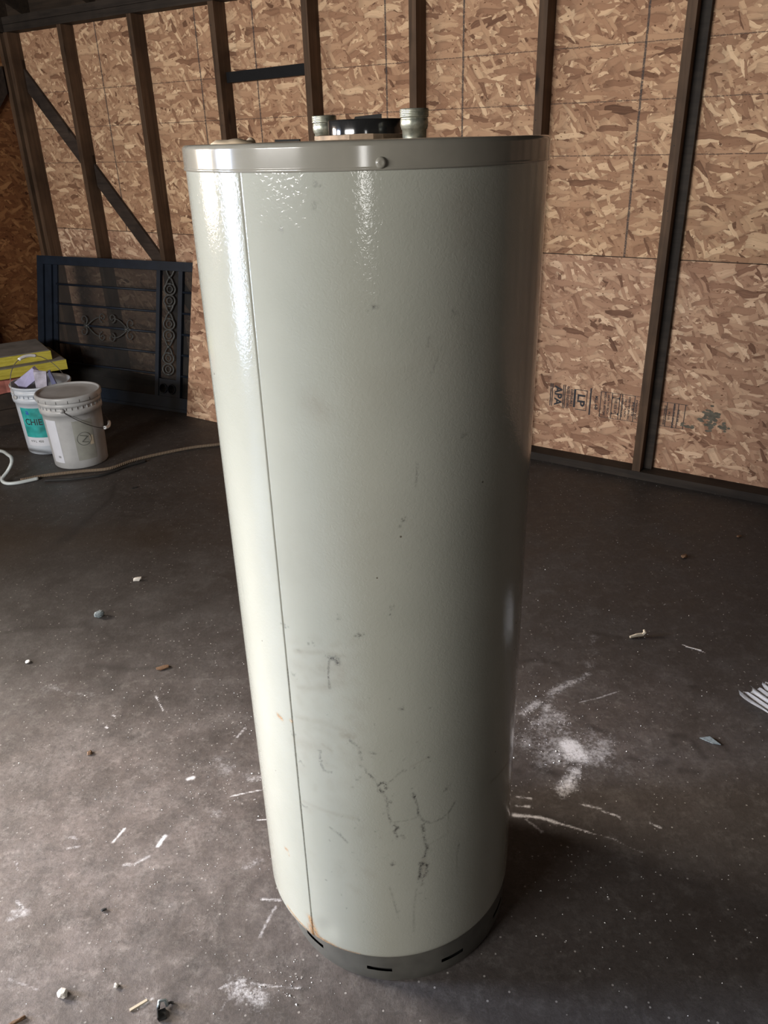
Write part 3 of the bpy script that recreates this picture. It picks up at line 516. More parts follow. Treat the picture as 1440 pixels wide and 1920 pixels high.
for k in range(14):
    s0 = -4.9+k*.61
    for sg in (1,-1):
        bm = newbm(); na, nb = D+.02 if sg > 0 else NF-.02, nr
        v = []
        for s_ in (s0, s0+.037):
            for n_, z_ in ((na,slope(na)),(nb,slope(nb)),(nb,slope(nb)+.135),(na,slope(na)+.135)): v.append(bm.verts.new((s_,n_,z_)))
        bm.faces.new(v[:4]); bm.faces.new(v[4:][::-1])
        for i in range(4): bm.faces.new((v[i],v[4+i],v[4+(i+1)%4],v[(i+1)%4]))
        part('rafter', bm, M_roof, ce)
# gable ends and eave closures keep daylight out above the plates
for s_ in (SL-.012, SR+.001):
    bm = newbm(); v = [bm.verts.new((s_,n_,z_)) for n_,z_ in ((NF-.3,2.2),(D+.3,2.2),(nr,zr+.2))]; w3 = [bm.verts.new((c.co.x+.011,c.co.y,c.co.z)) for c in v]
    bm.faces.new(v); bm.faces.new(w3[::-1])
    for i in range(3): bm.faces.new((v[i],w3[i],w3[(i+1)%3],v[(i+1)%3]))
    part('gable_panel', bm, M_roof, ce)
for n_ in (D+.022, NF-.034):
    bm = newbm(); box(bm, SL-.3, SR+.3, n_, n_+.012, 2.16, 2.42); part('fascia', bm, M_roof, ce)

# ================================================================== water heater
HX, HY, R = -.0095, 1.217, .2526
wh = tag(empty('water_heater', (HX,HY,0)), 'tall beige cylindrical water heater with a grey rim standing on the concrete', 'water heater')
ZJ0, ZJ1 = .083, 1.447; SEAM = -.640
th = np.unique(np.concatenate([np.radians(np.arange(-180,180,4.0)), np.radians(np.arange(-96,92,.47)), SEAM+np.array([-.012,-.007,-.0045,-.003,-.0015,0,.0015,.003,.0045,.006])]).round(5))
zz = np.linspace(ZJ0, ZJ1, 560)
TH, ZZ = np.meshgrid(th, zz, indexing='ij')
dsm = (TH-SEAM)*R
rr = R + np.where(dsm < 0, .0009*np.exp(dsm/.05), 0) - .0008*np.exp(-(dsm/.0011)**2)
rr -= .003*np.exp(-(ZZ-ZJ0)/.004)
# small dents
for (ta, za, wa, am) in ((-.10,.40,.05,.0006),(.28,.45,.07,.0008),(-.32,.76,.04,.0006),(.75,.9,.12,.0010),(-.50,.13,.02,.002)): rr -= am*np.exp(-(((TH-ta)*R)**2+(ZZ-za)**2)/wa**2)
P = np.stack([(rr*np.sin(TH)).ravel(), (-rr*np.cos(TH)).ravel(), ZZ.ravel()], 1)
me = grid_mesh('jacket', P, len(th), len(zz), wrap=True)
ST = [(c, [(a_*R, z_) for a_, z_ in pts], w*1.45+.0003, min(1,s*1.25)) for c, pts, w, s in STROKES]
# grime line in the seam
ST.append((0, [(SEAM*R, .12), (SEAM*R, .60)], .0011, .35)); ST.append((2, [(SEAM*R, .60), (SEAM*R, 1.44)], .0010, .35)); ST.append((0, [(SEAM*R,.62),(SEAM*R,.72)],.0012,.35))
ST.append((2, [(-.9,.084),(.3,.084)], .004, .5))
rs = random.Random(3)
for k in range(130):      # blotchy dirt on the lower left of the jacket
    a_, z_ = rs.uniform(-.62,-.15), rs.choice([rs.gauss(.74,.03), rs.gauss(.60,.04), rs.uniform(.25,.8)]); q = rs.uniform(-.03,.03)
    ST.append((2, [(a_*R, z_), (a_*R+rs.uniform(.0,.014), z_+q*.5)], rs.uniform(.003,.012), rs.uniform(.06,.24)))
for th0, z0_, th1, z1_, w0 in ((-.66,.135,-.63,.108,.006),(-.63,.110,-.60,.092,.007),(-.60,.092,-.45,.088,.0045),(-.45,.087,-.25,.086,.003),(-.95,.10,-.68,.09,.003)):
    ST.append((1, [(th0*R, z0_), (th1*R, z1_)], w0, 1.0)); ST.append((0, [(th0*R, z0_-.004), (th1*R, z1_-.003)], w0*.3, .8))
for k in range(60):
    a_, z_ = rs.uniform(-.5,.35), rs.uniform(.15,.7); ST.append((0, [(a_*R, z_), (a_*R+rs.uniform(-.004,.004), z_+rs.uniform(-.005,.005))], rs.uniform(.0006,.0014), rs.uniform(.2,.7)))
for c, pts, w, s in list(STROKES):
    if c == 0 and w > .0007 and s > .5:
        for (a_, z_) in pts:
            for q in range(2): ST.append((0, [(a_*R+rs.gauss(0,.004), z_+rs.gauss(0,.004))]*2, rs.uniform(.0008,.0022), rs.uniform(.3,.9)))
a = me.color_attributes.new('wear', 'FLOAT_COLOR', 'POINT'); a.data.foreach_set('color', paint(TH*R, ZZ, ST).ravel())
link('jacket', me, M_jacket, wh, smooth=True)
# base pan with vent slots
bm = newbm(); NSEG = 120; zrow = [0.0,.006,.030,.039,.080,.092]; rad = [.232,.234,.2345,.2345,.236,.236]
G_ = [[bm.verts.new((rad[k]*math.sin(2*PI*i/NSEG), -rad[k]*math.cos(2*PI*i/NSEG), zrow[k])) for i in range(NSEG)] for k in range(len(zrow))]
for k in range(len(zrow)-1):
    for i in range(NSEG):
        if k == 2 and ((i+5) % 12) in (0,1,2,3): continue
        j = (i+1) % NSEG; bm.faces.new((G_[k][i],G_[k][j],G_[k+1][j],G_[k+1][i]))
o = obj('base_pan', bm, M_base, wh, loc=(.012,-.008,0), smooth=True); o['label'] = 'dark grey base ring with vent slots'
bm = newbm(); lathe(bm, [(.226,.001),(.228,.06)], 64); obj('inner_skirt', bm, M_blackmatte, o)
# top cap
bm = newbm(); RC = .2545
prof = [(.2540,1.4445),(.2552,1.4450),(.2552,1.4475),(RC,1.4485),(RC,1.4489),(RC,1.4493),(RC,1.4697),(RC,1.4701),(RC,1.4706),(.2535,1.4735),(.251,1.4755),(.2475,1.4758)]
lathe(bm, prof, 160); o = obj('rim_band', bm, M_rim, wh, smooth=True); o['label'] = 'glossy grey rim band'
bm = newbm(); lathe(bm, [(.2475,1.4758),(.244,1.4752),(.12,1.4765),(0,1.4768)], 120); obj('cap_top', bm, M_captop, wh, smooth=True)
bm = newbm()
lathe(bm, [(0,-.0022),(.0025,-.0028),(.0048,-.0026),(.0062,-.0008),(.0064,.0005)], 20)
bmesh.ops.transform(bm, matrix=Matrix.Translation((.0175,-.2545,1.4525)) @ Matrix.Rotation(.068,4,'Z') @ Matrix.Rotation(-PI/2,4,'X'), verts=bm.verts); obj('screw', bm, M_rim, wh, smooth=True)
def nipple(x, y, rot):
    bm = newbm(); prof = [(.0155,0),(.0158,.010),(.0172,.0108),(.0172,.0125),(.0178,.0135),(.0183,.018),(.0178,.0225),(.0170,.0240)]
    z = .0248
    for k in range(5): prof += [(.0186,z),(.0192,z+.0008),(.0181,z+.0018)]; z += .0019
    prof += [(.0178,z+.0002),(.0150,z+.0004),(.0146,z-.004),(.0142,.004)]
    lathe(bm, prof, 36, center=(0,0))
    o = obj('pipe_nipple', bm, M_galv, wh, loc=(x-HX,y-HY,1.4764), smooth=True)
    return o
nipple(.054,1.135,0); nipple(-.0745,1.345,1)
bm = newbm(); pr = [(.0535,.0065),(.0535,.0225),(.0525,.0245),(.050,.0250),(.047,.0235),(.02,.0222),(0,.022)]
lathe(bm, pr, 56); o = obj('vent_collar', bm, M_black, wh, loc=(.0005,0,1.4766), smooth=True); o['label'] = 'black glossy vent collar'
bm = newbm(); vs = []
for i in range(28):
    q = 2*PI*i/28; rr_ = .066+.006*math.sin(3*q)+random.uniform(-.002,.002); vs.append((rr_*math.cos(q), rr_*math.sin(q)))
A = [bm.verts.new((x,y,0)) for x,y in vs]; B = [bm.verts.new((x,y,.006+random.uniform(-.001,.001))) for x,y in vs]
bm.faces.new(B); bm.faces.new(A[::-1])
for i in range(28): bm.faces.new((A[i],A[(i+1)%28],B[(i+1)%28],B[i]))
o = obj('collar_flange', bm, M_flange, wh, loc=(-.006,0,1.4768)); o['label'] = 'ragged tan plate under the collar'
bm = newbm(); vs = box(bm, -.021, .021, -.003, .003, 0, .011)
for v in vs:
    if v.co.z > .005 and v.co.x < 0: v.co.z -= .003; v.co.x += .004
obj('draft_tab', bm, M_blackmatte, wh, loc=(.0015,.033,1.498), bevel=.0005)
bm = newbm(); bmesh.ops.create_icosphere(bm, subdivisions=3, radius=1)
for v in bm.verts: v.co = Vector((v.co.x*.030, v.co.y*.017, max(0,v.co.z)*.0065+.0008*math.sin(v.co.x*7)))
obj('access_plug', bm, M_captop, wh, loc=(-.176,-.075,1.4752), smooth=True)
bm = newbm(); box(bm, -.018,.018,-.012,.012,0,.004); o = obj('rubber_plug', bm, M_blackmatte, wh, loc=(-.118,.075,1.4755), bevel=.001)
# cable-like conduit clip lump at the left edge of the cap
bm = newbm(); bmesh.ops.create_icosphere(bm, subdivisions=2, radius=1)
for v in bm.verts: v.co = Vector((v.co.x*.007, v.co.y*.006, max(0,v.co.z)*.008))
obj('sealant_lump', bm, M_captop, wh, loc=(-.155,-.055,1.4752), smooth=True)

# ================================================================== leaning security door
S0, N0, YAW, LEAN, DW, DL = -4.745, 3.0, .118, .244, .88, 2.03
e_ = Vector((math.cos(YAW), math.sin(YAW), 0)); m_ = Vector((-math.sin(YAW)*math.sin(LEAN), math.cos(YAW)*math.sin(LEAN), math.cos(LEAN)))
rzm = Matrix.Rotation(PHI, 3, 'Z'); eW = rzm @ e_; mW = rzm @ m_; nW = mW.cross(eW)   # nW points at the back wall? fixed below
if nW.y < 0: nW = -nW
sd = empty('security_door'); Mx = Matrix((eW, nW, mW)).transposed().to_4x4()
if Mx.to_3x3().determinant() < 0: raise RuntimeError('door frame handedness')
Mx.translation = Vector(W(S0, N0, 0.0)); sd.matrix_world = Mx
tag(sd, 'dark iron security door with scrollwork leaning sideways against the stud wall', 'security door')
T0, T1 = .004, .034     # thickness range behind the front plane
def dpart(name, boxes, mat=M_iron, bevel=.002, label=None):
    bm = newbm()
    for b in boxes: box(bm, *b)
    o = obj(name, bm, mat, sd, bevel=bevel)
    if label: o['label'] = label
    return o
dpart('top_rail', [(0,DL,T0,T1,.828,DW)]); dpart('bottom_rail', [(0,DL,T0,T1,0,.085)]); dpart('sweep_strip', [(0,DL,-.006,T0-.0005,.0,.018)])
dpart('end_stile', [(0,.055,T0,T1,.0855,.8275),(.058,.10,T0+.012,T1,.0855,.8275),(.103,.125,T0+.004,T1,.0855,.8275),(.128,.165,T0+.016,T1,.0855,.8275)])
dpart('end_stile', [(DL-.055,DL,T0,T1,.0855,.8275),(DL-.10,DL-.058,T0+.012,T1,.0855,.8275),(DL-.16,DL-.103,T0+.016,T1,.0855,.8275)])
dpart('mid_stile', [(.998,1.026,T0,T0+.022,.0855,.8275)]); dpart('mid_stile', [(1.164,1.194,T0,T0+.022,.0855,.8275)])
for b_ in (.707,.585,.462,.340,.215):
    for a0, a1 in ((.165,.998),(1.194,DL-.16)):
        bm = newbm(); tube(bm, [(a0,T0+.010,b_+.002),(a1,T0+.010,b_+.002)], .0068, 8); obj('bar', bm, M_iron, sd, smooth=True)
circ = lambda cx, cy, r_, n_=28, sg=1: [(cx+r_*math.cos(sg*2*PI*i/n_), cy+r_*math.sin(sg*2*PI*i/n_)) for i in range(n_)]
me = outline_plate('ring_plate', [[(1.026,.0855),(1.164,.0855),(1.164,.190),(1.026,.190)], circ(1.062,.132,.027,sg=-1), circ(1.127,.132,.027,sg=-1)], .010)
me.transform(Matrix.Translation((0,T0+.010,0)) @ Matrix.Rotation(PI/2,4,'X')); link('ring_plate', me, M_iron, sd)
for cx in (1.062,1.127):
    bm = newbm(); tube(bm, [(cx+.028*math.cos(2*PI*i/28), T0+.002, .132+.028*math.sin(2*PI*i/28)) for i in range(28)], .0035, 8, closed=True); obj('ring', bm, M_iron, sd, smooth=True)
b_ = .800; seq = 'xooxooxoo'
for k, ch in enumerate(seq):
    c = .790-k*.0675; bm = newbm()
    if ch == 'o':
        tube(bm, [(1.095+.042*math.cos(2*PI*i/24), T0+.008, c+.033*math.sin(2*PI*i/24)) for i in range(24)], .0055, 8, closed=True)
        tube(bm, [(1.095+.020*math.cos(2*PI*i/18), T0+.008, c+.018*math.sin(2*PI*i/18)) for i in range(18)], .004, 6, closed=True)
        box(bm, 1.077,1.113,T0-.002,T0+.012,c+(.025 if k%3==1 else -.036),c+(.036 if k%3==1 else -.025)); nm = 'ring_casting'
    else:
        for sx in (-1,1):
            for sz in (-1,1):
                tube(bm, [(1.095+sx*(.002+.036*math.sin(u_*.5*PI)), T0+.008, c+sz*(.030-.026*math.cos(u_*1.2*PI))) for u_ in [i/10 for i in range(11)]], .0055, 6)
        bmesh.ops.create_icosphere(bm, subdivisions=2, radius=.012, matrix=Matrix.Translation((1.095,T0+.006,c))); nm = 'scroll_casting'
    obj(nm, bm, M_irongrey, sd, smooth=True)
def spiral(bm, cx, cz, r0, turns, a0, sg, rt=.0042):
    tube(bm, [(cx+r0*(1-.75*i/22)*math.cos(a0+sg*turns*2*PI*i/22), T0+.006, cz+r0*(1-.75*i/22)*math.sin(a0+sg*turns*2*PI*i/22)) for i in range(23)], [rt*(1-.3*i/22) for i in range(23)], 6)
for a0, s_ in ((.435,1),(.765,-1)):
    bm = newbm()
    for sz in (-1,1): spiral(bm, a0-s_*.030, .464+sz*.036, .034, 1.1, sz*-PI/2, s_*sz)
    for q in range(4): tube(bm, [(a0+.0,T0+.004,.464),(a0+.030*math.cos(q*PI/2+PI/4),T0+.002,.464+.020*math.sin(q*PI/2+PI/4))], [.008,.003], 6)
    bmesh.ops.create_icosphere(bm, subdivisions=2, radius=.014, matrix=Matrix.Translation((a0,T0+.004,.464)))
    obj('rosette_casting', bm, M_irongrey, sd, smooth=True)
bm = newbm()
for sz in (-1,1):
    for sx in (-1,1):
        spiral(bm, .603+sx*.040, .464+sz*.060, .030, 1.2, PI/2 if sz < 0 else -PI/2, sx*sz)
        tube(bm, [(.603+sx*(.16-.12*u_), T0+.006, .464+sz*(.008+.050*math.sin(u_*PI*.6))) for u_ in [i/10 for i in range(11)]], .0045, 6)
obj('center_scrollwork', bm, M_irongrey, sd, smooth=True)
bm = newbm(); box(bm, .150, DL-.12, T1-.006, T1-.003, .075, .835); o = obj('insect_screen', bm, M_screen, sd); o['label'] = 'dark see-through screen panel'
# leaning loose strand-board sheet in front of the door
bm = newbm(); B0 = (-3.463,3.112,0.001); L_ = [(-3.463,3.112,.001),(-2.25,3.112,.001),(-2.25,3.345,.925),(-3.475,3.345,.925)]
nv = Vector((0,.925,-.233)).normalized()*.011
A = [bm.verts.new(c) for c in L_]; B = [bm.verts.new(Vector(c)+nv) for c in L_]
bm.faces.new(A); bm.faces.new(B[::-1])
for i in range(4): bm.faces.new((A[i],B[i],B[(i+1)%4],A[(i+1)%4]))
bm.transform(Matrix.Rotation(PHI,4,'Z')); cw = Vector(W(-2.86,3.112,0)); bm.transform(Matrix.Translation(-cw))
tag(obj('strand_board_sheet', bm, M_osb_lo, None, loc=cw), 'loose strand board sheet leaning in front of the iron security door', 'board')

# ================================================================== buckets
def wrap_patch(name, rfun, a0, a1, z0, z1, mat, parent, off=.0006, nx=14, nz=6, skew=0.0):
    bm = newbm(); rows = []
    for k in range(nz+1):
        z = z0+(z1-z0)*k/nz; rows.append([bm.verts.new(((rfun(z)+off)*math.sin(a0+(a1-a0)*i/nx), -(rfun(z)+off)*math.cos(a0+(a1-a0)*i/nx), z)) for i in range(nx+1)])
    for A, B in zip(rows[:-1], rows[1:]):
        for i in range(nx): bm.faces.new((A[i],A[i+1],B[i+1],B[i]))
    return obj(name, bm, mat, parent, smooth=True)
def wrap_text(name, body, size, rfun, ac, zc, mat, parent, off=.0012, sc=(1,1)):
    me = text_mesh(body, size); bm = newbm(); bm.from_mesh(me); bpy.data.meshes.remove(me)
    bmesh.ops.subdivide_edges(bm, edges=bm.edges, cuts=1)
    for v in bm.verts:
        z = zc+v.co.y*sc[1]; a_ = ac+v.co.x*sc[0]/rfun(z); v.co = Vector(((rfun(z)+off)*math.sin(a_), -(rfun(z)+off)*math.cos(a_), z))
    return obj(name, bm, mat, parent)
RB = lambda z: .132+.0115*min(z,.29)/.29
def bucket(name, x, y, mat, label, lid, rz):
    e = tag(empty(name, (x,y,0), rz), label, 'bucket', None)
    prof = [(0,.004),(.120,.003),(.128,.0),(.132,.006)]+[(RB(z),z) for z in (.05,.10,.15,.20,.25,.283)]
    prof += [(RB(.283)+.007,.285),(RB(.283)+.0085,.30),(RB(.283)+.0075,.312),(RB(.283)+.003,.314),(RB(.283)+.003,.326),(.1505,.328),(.152,.336),(.150,.344),(.1475,.346),(.1475,.356),(.153,.358),(.154,.366),(.151,.370),(.146,.368)]
    if not lid: prof += [(.143,.35),(.139,.25),(.131,.02),(.128,.012),(0,.012)]
    bm = newbm(); lathe(bm, prof, 72); o = obj('pail', bm, mat, e, smooth=True)
    bm = newbm()
    for k in range(36):          # ribs between the collars
        q = 2*PI*k/36; box(bm, .1455,.1515,-.0009,.0009,.3145,.3275, Matrix.Rotation(q,4,'Z'))
    obj('collar_ribs', bm, mat, o)['kind'] = 'stuff'
    if lid:
        lp = [(.1475,.350),(.1575,.350),(.159,.353),(.159,.366),(.1585,.374),(.156,.3785),(.152,.3795),(.148,.3785),(.146,.373),(.143,.3715),(.08,.3725),(0,.373)]
        bm = newbm(); lathe(bm, lp, 72); l_ = obj('lid', bm, mat, e, smooth=True)
        bm = newbm()
        for k in range(18): box(bm, .1586,.1596,-.0012,.0012,.3505,.365, Matrix.Rotation(2*PI*k/18+.1,4,'Z'))
        obj('tear_notches', bm, M_blackmatte, l_)['kind'] = 'stuff'
    return e
b2 = bucket('bucket', -1.572, 3.825, M_bucketg, 'grey-white lidded plastic bucket with its bail hanging down, in front of the open one', True, math.atan2(1.572,3.825))
b1 = bucket('bucket', -1.797, 4.046, M_bucketw, 'open white plastic bucket with teal label, filled with scraps, behind the lidded one', False, math.atan2(1.797,4.046))
# labels (angle 0 faces the camera, negative = left)
wrap_patch('teal_label', RB, -1.05, -.07, .100, .262, M_teal, b1)['label'] = 'teal printed label reading CHIE'
wrap_patch('white_label', RB, -1.05, -.07, .052, .0995, M_label_white, b1)
wrap_text('brand_lettering', 'CHIE', .042, RB, -.58, .185, M_ink, b1, sc=(1.05,1.15))
wrap_text('label_mark', 'a', .040, RB, -.74, .240, M_blueink, b1, sc=(1.2,1))
wrap_text('small_print', '4 9 L  450', .018, RB, -.62, .078, M_greyink, b1)
wrap_patch('side_stripe', RB, -.08, .03, .06, .25, M_label_white, b1, off=.0012)
wrap_patch('white_label', RB, -1.16, -.66, .035, .262, M_label_white, b2)
wrap_patch('grey_label', RB, -.10, .60, .045, .255, M_greylabel, b2)
bm = newbm()
def wcyl(ax, z, off): rr_ = RB(z)+off; return (rr_*math.sin(ax), -rr_*math.cos(ax), z)
tube(bm, [wcyl(.22+.034*math.cos(2*PI*i/30)/.14, .158+.034*math.sin(2*PI*i/30), .0012) for i in range(30)], .0016, 5, closed=True)
for p0, p1 in (((-.018,.022),(.016,.010)),((.016,.010),(-.012,-.014)),((-.012,-.014),(.020,-.022))):
    tube(bm, [wcyl(.22+(p0[0]+(p1[0]-p0[0])*k/4)/.14, .158+p0[1]+(p1[1]-p0[1])*k/4, .0012) for k in range(5)], .0022, 5)
obj('ring_emblem', bm, M_greyink, b2)
wrap_patch('torn_patch', RB, .42, .56, .12, .168, M_tan, b2, off=.0011)
wrap_text('small_print', 'IIII', .016, RB, -.82, .066, M_greyink, b2)
def bail(e, ear_ang, lean, drop, mat, gripmat, rad=.158, zear=.318, sag=.0):
    ux = Vector((math.sin(ear_ang), -math.cos(ear_ang), 0)); wx = Vector((math.cos(ear_ang), math.sin(ear_ang), 0))
    mid = wx*math.sin(lean)+Vector((0,0,1))*math.cos(lean)
    pts = [Vector((0,0,zear))+ux*rad*math.cos(q)+mid*drop*math.sin(q)+wx*(sag*math.sin(q)) for q in [PI*i/30 for i in range(31)]]
    bm = newbm(); tube(bm, pts, .0021, 6); o = obj('bail', bm, mat, e, smooth=True)
    bm = newbm(); tube(bm, smooth_path([pts[12],pts[13],pts[14],pts[15],pts[16],pts[17],pts[18]],2), .0085, 10); obj('grip', bm, gripmat, o, smooth=True)['label'] = 'white hand grip'
    for sg in (1,-1):
        bm = newbm(); c = Vector((0,0,zear))+ux*sg*(rad-.006); bmesh.ops.create_cone(bm, cap_ends=True, segments=14, radius1=.012, radius2=.010, depth=.014, matrix=Matrix.Translation(c) @ Vector((ux.x,ux.y,0)).to_track_quat('Z','Y').to_matrix().to_4x4())
        obj('bail_ear', bm, M_bucketg, e, smooth=True)
bail(b2, -.30, PI/2+.80, .190, M_wire_dark, M_grip, zear=.315, sag=.035)
bail(b1, -1.05, math.radians(-24), .190, M_wire, M_grip)
# scraps in the open bucket (world positions)
def scrap(name, mat, dims, loc, rot, label, group=None):
    bm = newbm(); box(bm, -dims[0]/2,dims[0]/2,-dims[1]/2,dims[1]/2,-dims[2]/2,dims[2]/2)
    for v in bm.verts: v.co += Vector((random.uniform(-.006,.006),random.uniform(-.002,.002),random.uniform(-.006,.006)))
    o = obj(name, bm, mat, None, loc=loc, bevel=.002); o.rotation_euler = rot; tag(o, label, 'scrap'); return o
scrap('foam_strip', M_lilac, (.13,.022,.055), (-1.848,4.03,.385), (0,-.62,.25), 'lilac foam strip tilted against the left inside of the open bucket')
scrap('foam_offcut', M_lilac2, (.060,.02,.11), (-1.781,4.02,.375), (.1,.12,.15), 'pale lilac-grey offcut standing in the middle of the open bucket')
scrap('cloth_scrap', M_bluegrey, (.022,.03,.12), (-1.728,4.045,.365), (.15,-.20,.3), 'dark blue-grey scrap beside the pale offcut in the open bucket')
bm = newbm(); bmesh.ops.create_icosphere(bm, subdivisions=3, radius=1)
for v in bm.verts: v.co = Vector((v.co.x*.10, v.co.y*.09, v.co.z*.025+.010*math.sin(9*v.co.x+2)*math.cos(8*v.co.y)))
tag(obj('crumpled_bag', bm, M_lilac2, None, loc=(-1.795,4.05,.245), smooth=True), 'crumpled pale bag lying at the bottom of the open bucket', 'scrap')

# ================================================================== insulation stack along the left wall
def slab(name, corner, ang, length, width, z0, z1, mat, facing=None, bevel=.006, jag=0.0):
    # corner (s,n) is the far right corner; runs toward -n and to the left (-s)
    al = Vector((math.sin(ang), -math.cos(ang), 0)); wl_ = Vector((-math.cos(ang), -math.sin(ang), 0))
    if al.x > 0: al.x = -al.x; wl_ = Vector((-abs(wl_.x), abs(al.x), 0))
    bm = newbm(); c = Vector((corner[0],corner[1],0)); ns = 10
    for (zA, zB) in ((z0,z1),):
        rows = []
        for i in range(ns+1):
            b = c+al*length*i/ns; j = random.uniform(-jag,jag)
            rows.append([bm.verts.new((b.x+j,b.y,zA)), bm.verts.new((b.x+wl_.x*width,b.y+wl_.y*width,zA)), bm.verts.new((b.x+wl_.x*width,b.y+wl_.y*width,zB)), bm.verts.new((b.x+j,b.y,zB+random.uniform(-jag,jag)*.4))])
        for A, B in zip(rows[:-1], rows[1:]):
            for k in range(4): bm.faces.new((A[k],B[k],B[(k+1)%4],A[(k+1)%4]))
        bm.faces.new(rows[0]); bm.faces.new(rows[-1][::-1])
    bm.transform(Matrix.Rotation(PHI,4,'Z')); base = Vector(W(corner[0],corner[1],z0)); bm.transform(Matrix.Translation(-base))
    return obj(name, bm, mat, None, loc=base)
def faced(name, corner, ang, length, width, z0, z1, label, jag=.004):
    o = slab(name, corner, ang, length, width, z0, z1-.004, M_yellow, jag=jag); tag(o, label, 'insulation')
    f_ = slab('paper_facing', (corner[0]-.004,corner[1]-.004), ang, length-.01, width-.01, z1-.0035, z1, M_facing)
    mw = f_.location-o.location; f_.parent = o; f_.location = mw
    return o
ang = .39
faced('insulation_board', (-4.146,2.844), ang, 1.10, .42, .270, .330, 'yellow insulation board with paper facing, lower of the two on the stack')
faced('insulation_board', (-4.215,2.80), ang+.02, 1.10, .38, .3315, .388, 'yellow insulation board with grey facing, topmost of the stack')
tag(slab('pink_insulation_batt', (-4.20,2.70), ang, 1.02, .38, .190, .262, M_pink, jag=.015), 'reddish pink batt squeezed under the yellow insulation boards', 'insulation')
tag(slab('scrap_plank', (-4.185,2.75), ang, 1.05, .38, .001, .09, M_darkwood), 'dark plank on the floor at the bottom of the insulation stack', 'plank')
tag(slab('scrap_plank', (-4.21,2.73), ang, 1.05, .37, .092, .188, M_darkwood), 'dark plank between the floor plank and the pink batt', 'plank')
# dark offcuts standing against the left wall behind the stack
def offcut(pts, t_, label):
    bm = newbm(); A = [bm.verts.new((SL+.002+.0,n,z)) for n,z in pts]; B = [bm.verts.new((SL+.002+t_,n,z)) for n,z in pts]
    bm.faces.new(A); bm.faces.new(B[::-1])
    for i in range(len(pts)): bm.faces.new((A[i],B[i],B[(i+1)%len(pts)],A[(i+1)%len(pts)]))
    return bm
bm = offcut([(3.29,.040),(3.20,.040),(3.205,.31),(3.225,.50)], .02, ''); bm.transform(Matrix.Rotation(PHI,4,'Z')); c = Vector(W(SL+.01,3.25,.04)); bm.transform(Matrix.Translation(-c))

# ================================================================== rope, hose
rp = [(-.55,4.07,.009),(-.70,4.04,.009),(-.83,4.006,.009),(-.882,3.978,.009),(-1.019,3.94,.009),(-1.17,3.858,.009),(-1.288,3.776,.009),(-1.38,3.672,.009),(-1.50,3.648,.009),(-1.60,3.625,.009),(-1.69,3.60,.009),(-1.78,3.55,.009)]
bm = newbm(); tube(bm, smooth_path(rp,5), .0085, 8); c = Vector(rp[4]); c.z = 0; bm.transform(Matrix.Translation(-c)); tag(obj('rope', bm, M_rope, None, loc=c, smooth=True), 'tan braided rope trailing across the floor past the lidded bucket', 'rope')
hp = [(-1.70,3.568,.009),(-1.78,3.520,.009),(-1.835,3.515,.010),(-1.868,3.548,.018),(-1.850,3.585,.045),(-1.829,3.600,.080),(-1.836,3.625,.100),(-1.872,3.67,.100),(-1.96,3.79,.075),(-2.10,3.92,.035),(-2.3,4.0,.012),(-2.5,4.02,.010)]
bm = newbm(); tube(bm, smooth_path(hp,6), .0085, 10); c = Vector((-1.85,3.56,0)); bm.transform(Matrix.Translation(-c)); tag(obj('hose', bm, M_hose, None, loc=c, smooth=True), 'pale hose end looping up off the floor left of the buckets', 'hose')
hp2 = [(-1.66,3.545,.007),(-1.539,3.549,.007),(-1.45,3.57,.007),(-1.396,3.592,.007),(-1.347,3.64,.007),(-1.30,3.70,.007),(-1.22,3.77,.007)]
bm = newbm(); tube(bm, smooth_path(hp2,5), .006, 8); c = Vector((-1.45,3.57,0)); bm.transform(Matrix.Translation(-c)); tag(obj('cord', bm, M_blackmatte, None, loc=c, smooth=True), 'thin black cord lying on the floor just in front of the tan rope', 'cord')

# ================================================================== debris on the floor
def chunk(name, x, y, dims, mat, label, cat, rz=0.0, sub=1, rough=.25, z=0.0, group=None):
    bm = newbm(); bmesh.ops.create_icosphere(bm, subdivisions=sub+1, radius=1)
    for v in bm.verts:
        v.co *= 1+random.uniform(-rough,rough); v.co.x = max(-.8,min(.8,v.co.x)); v.co.z = max(-.7,min(.7,v.co.z))
        v.co = Vector((v.co.x*dims[0]/1.6, v.co.y*dims[1]/2, (v.co.z+.7)*dims[2]/1.4))
    o = obj(name, bm, mat, None, loc=(x,y,z)); o.rotation_euler = (0,0,rz); return tag(o, label, cat, group)
chunk('plaster_chip', -.935,2.555, (.030,.018,.012), M_chip, 'pale block-shaped plaster chip on the dark floor left of the heater', 'debris', .2)
chunk('stone', -1.001,2.311, (.034,.026,.020), M_greychip, 'blue-grey stone chip on the floor at mid left', 'debris', .5)
chunk('leaf_scrap', -.706,2.002, (.040,.018,.006), M_brownchip, 'small brown leaf scrap by the floor crack left of the heater', 'debris', .4)
chunk('clay_chip', 1.144,2.609, (.024,.018,.012), M_brownchip, 'small reddish brown chip on the dark floor right of the heater', 'debris', .4)
chunk('clay_chip', 1.417,2.761, (.018,.012,.008), M_brownchip, 'tiny brown chip on the floor near the right picture edge', 'debris', .4)
chunk('dark_crumb', -.625,1.150, (.012,.006,.005), M_blackmatte, 'black crumb on the lit floor at lower left', 'debris', .4)
chunk('tan_crumb', -.813,1.631, (.013,.016,.006), M_brownchip, 'tan crumb on the grey floor at left', 'debris', .4)
chunk('pebble', -.548,.981, (.008,.009,.006), M_chip, 'small white round pebble near the scrap metal clip', 'debris')
chunk('plaster_crumb', -.647,.967, (.018,.020,.010), M_chip, 'pale crumb of plaster left of the white round pebble', 'debris', .8)
chunk('wood_splinter', -.715,.918, (.030,.007,.006), M_brownchip, 'reddish wood splinter in the bottom left corner', 'debris', .6)
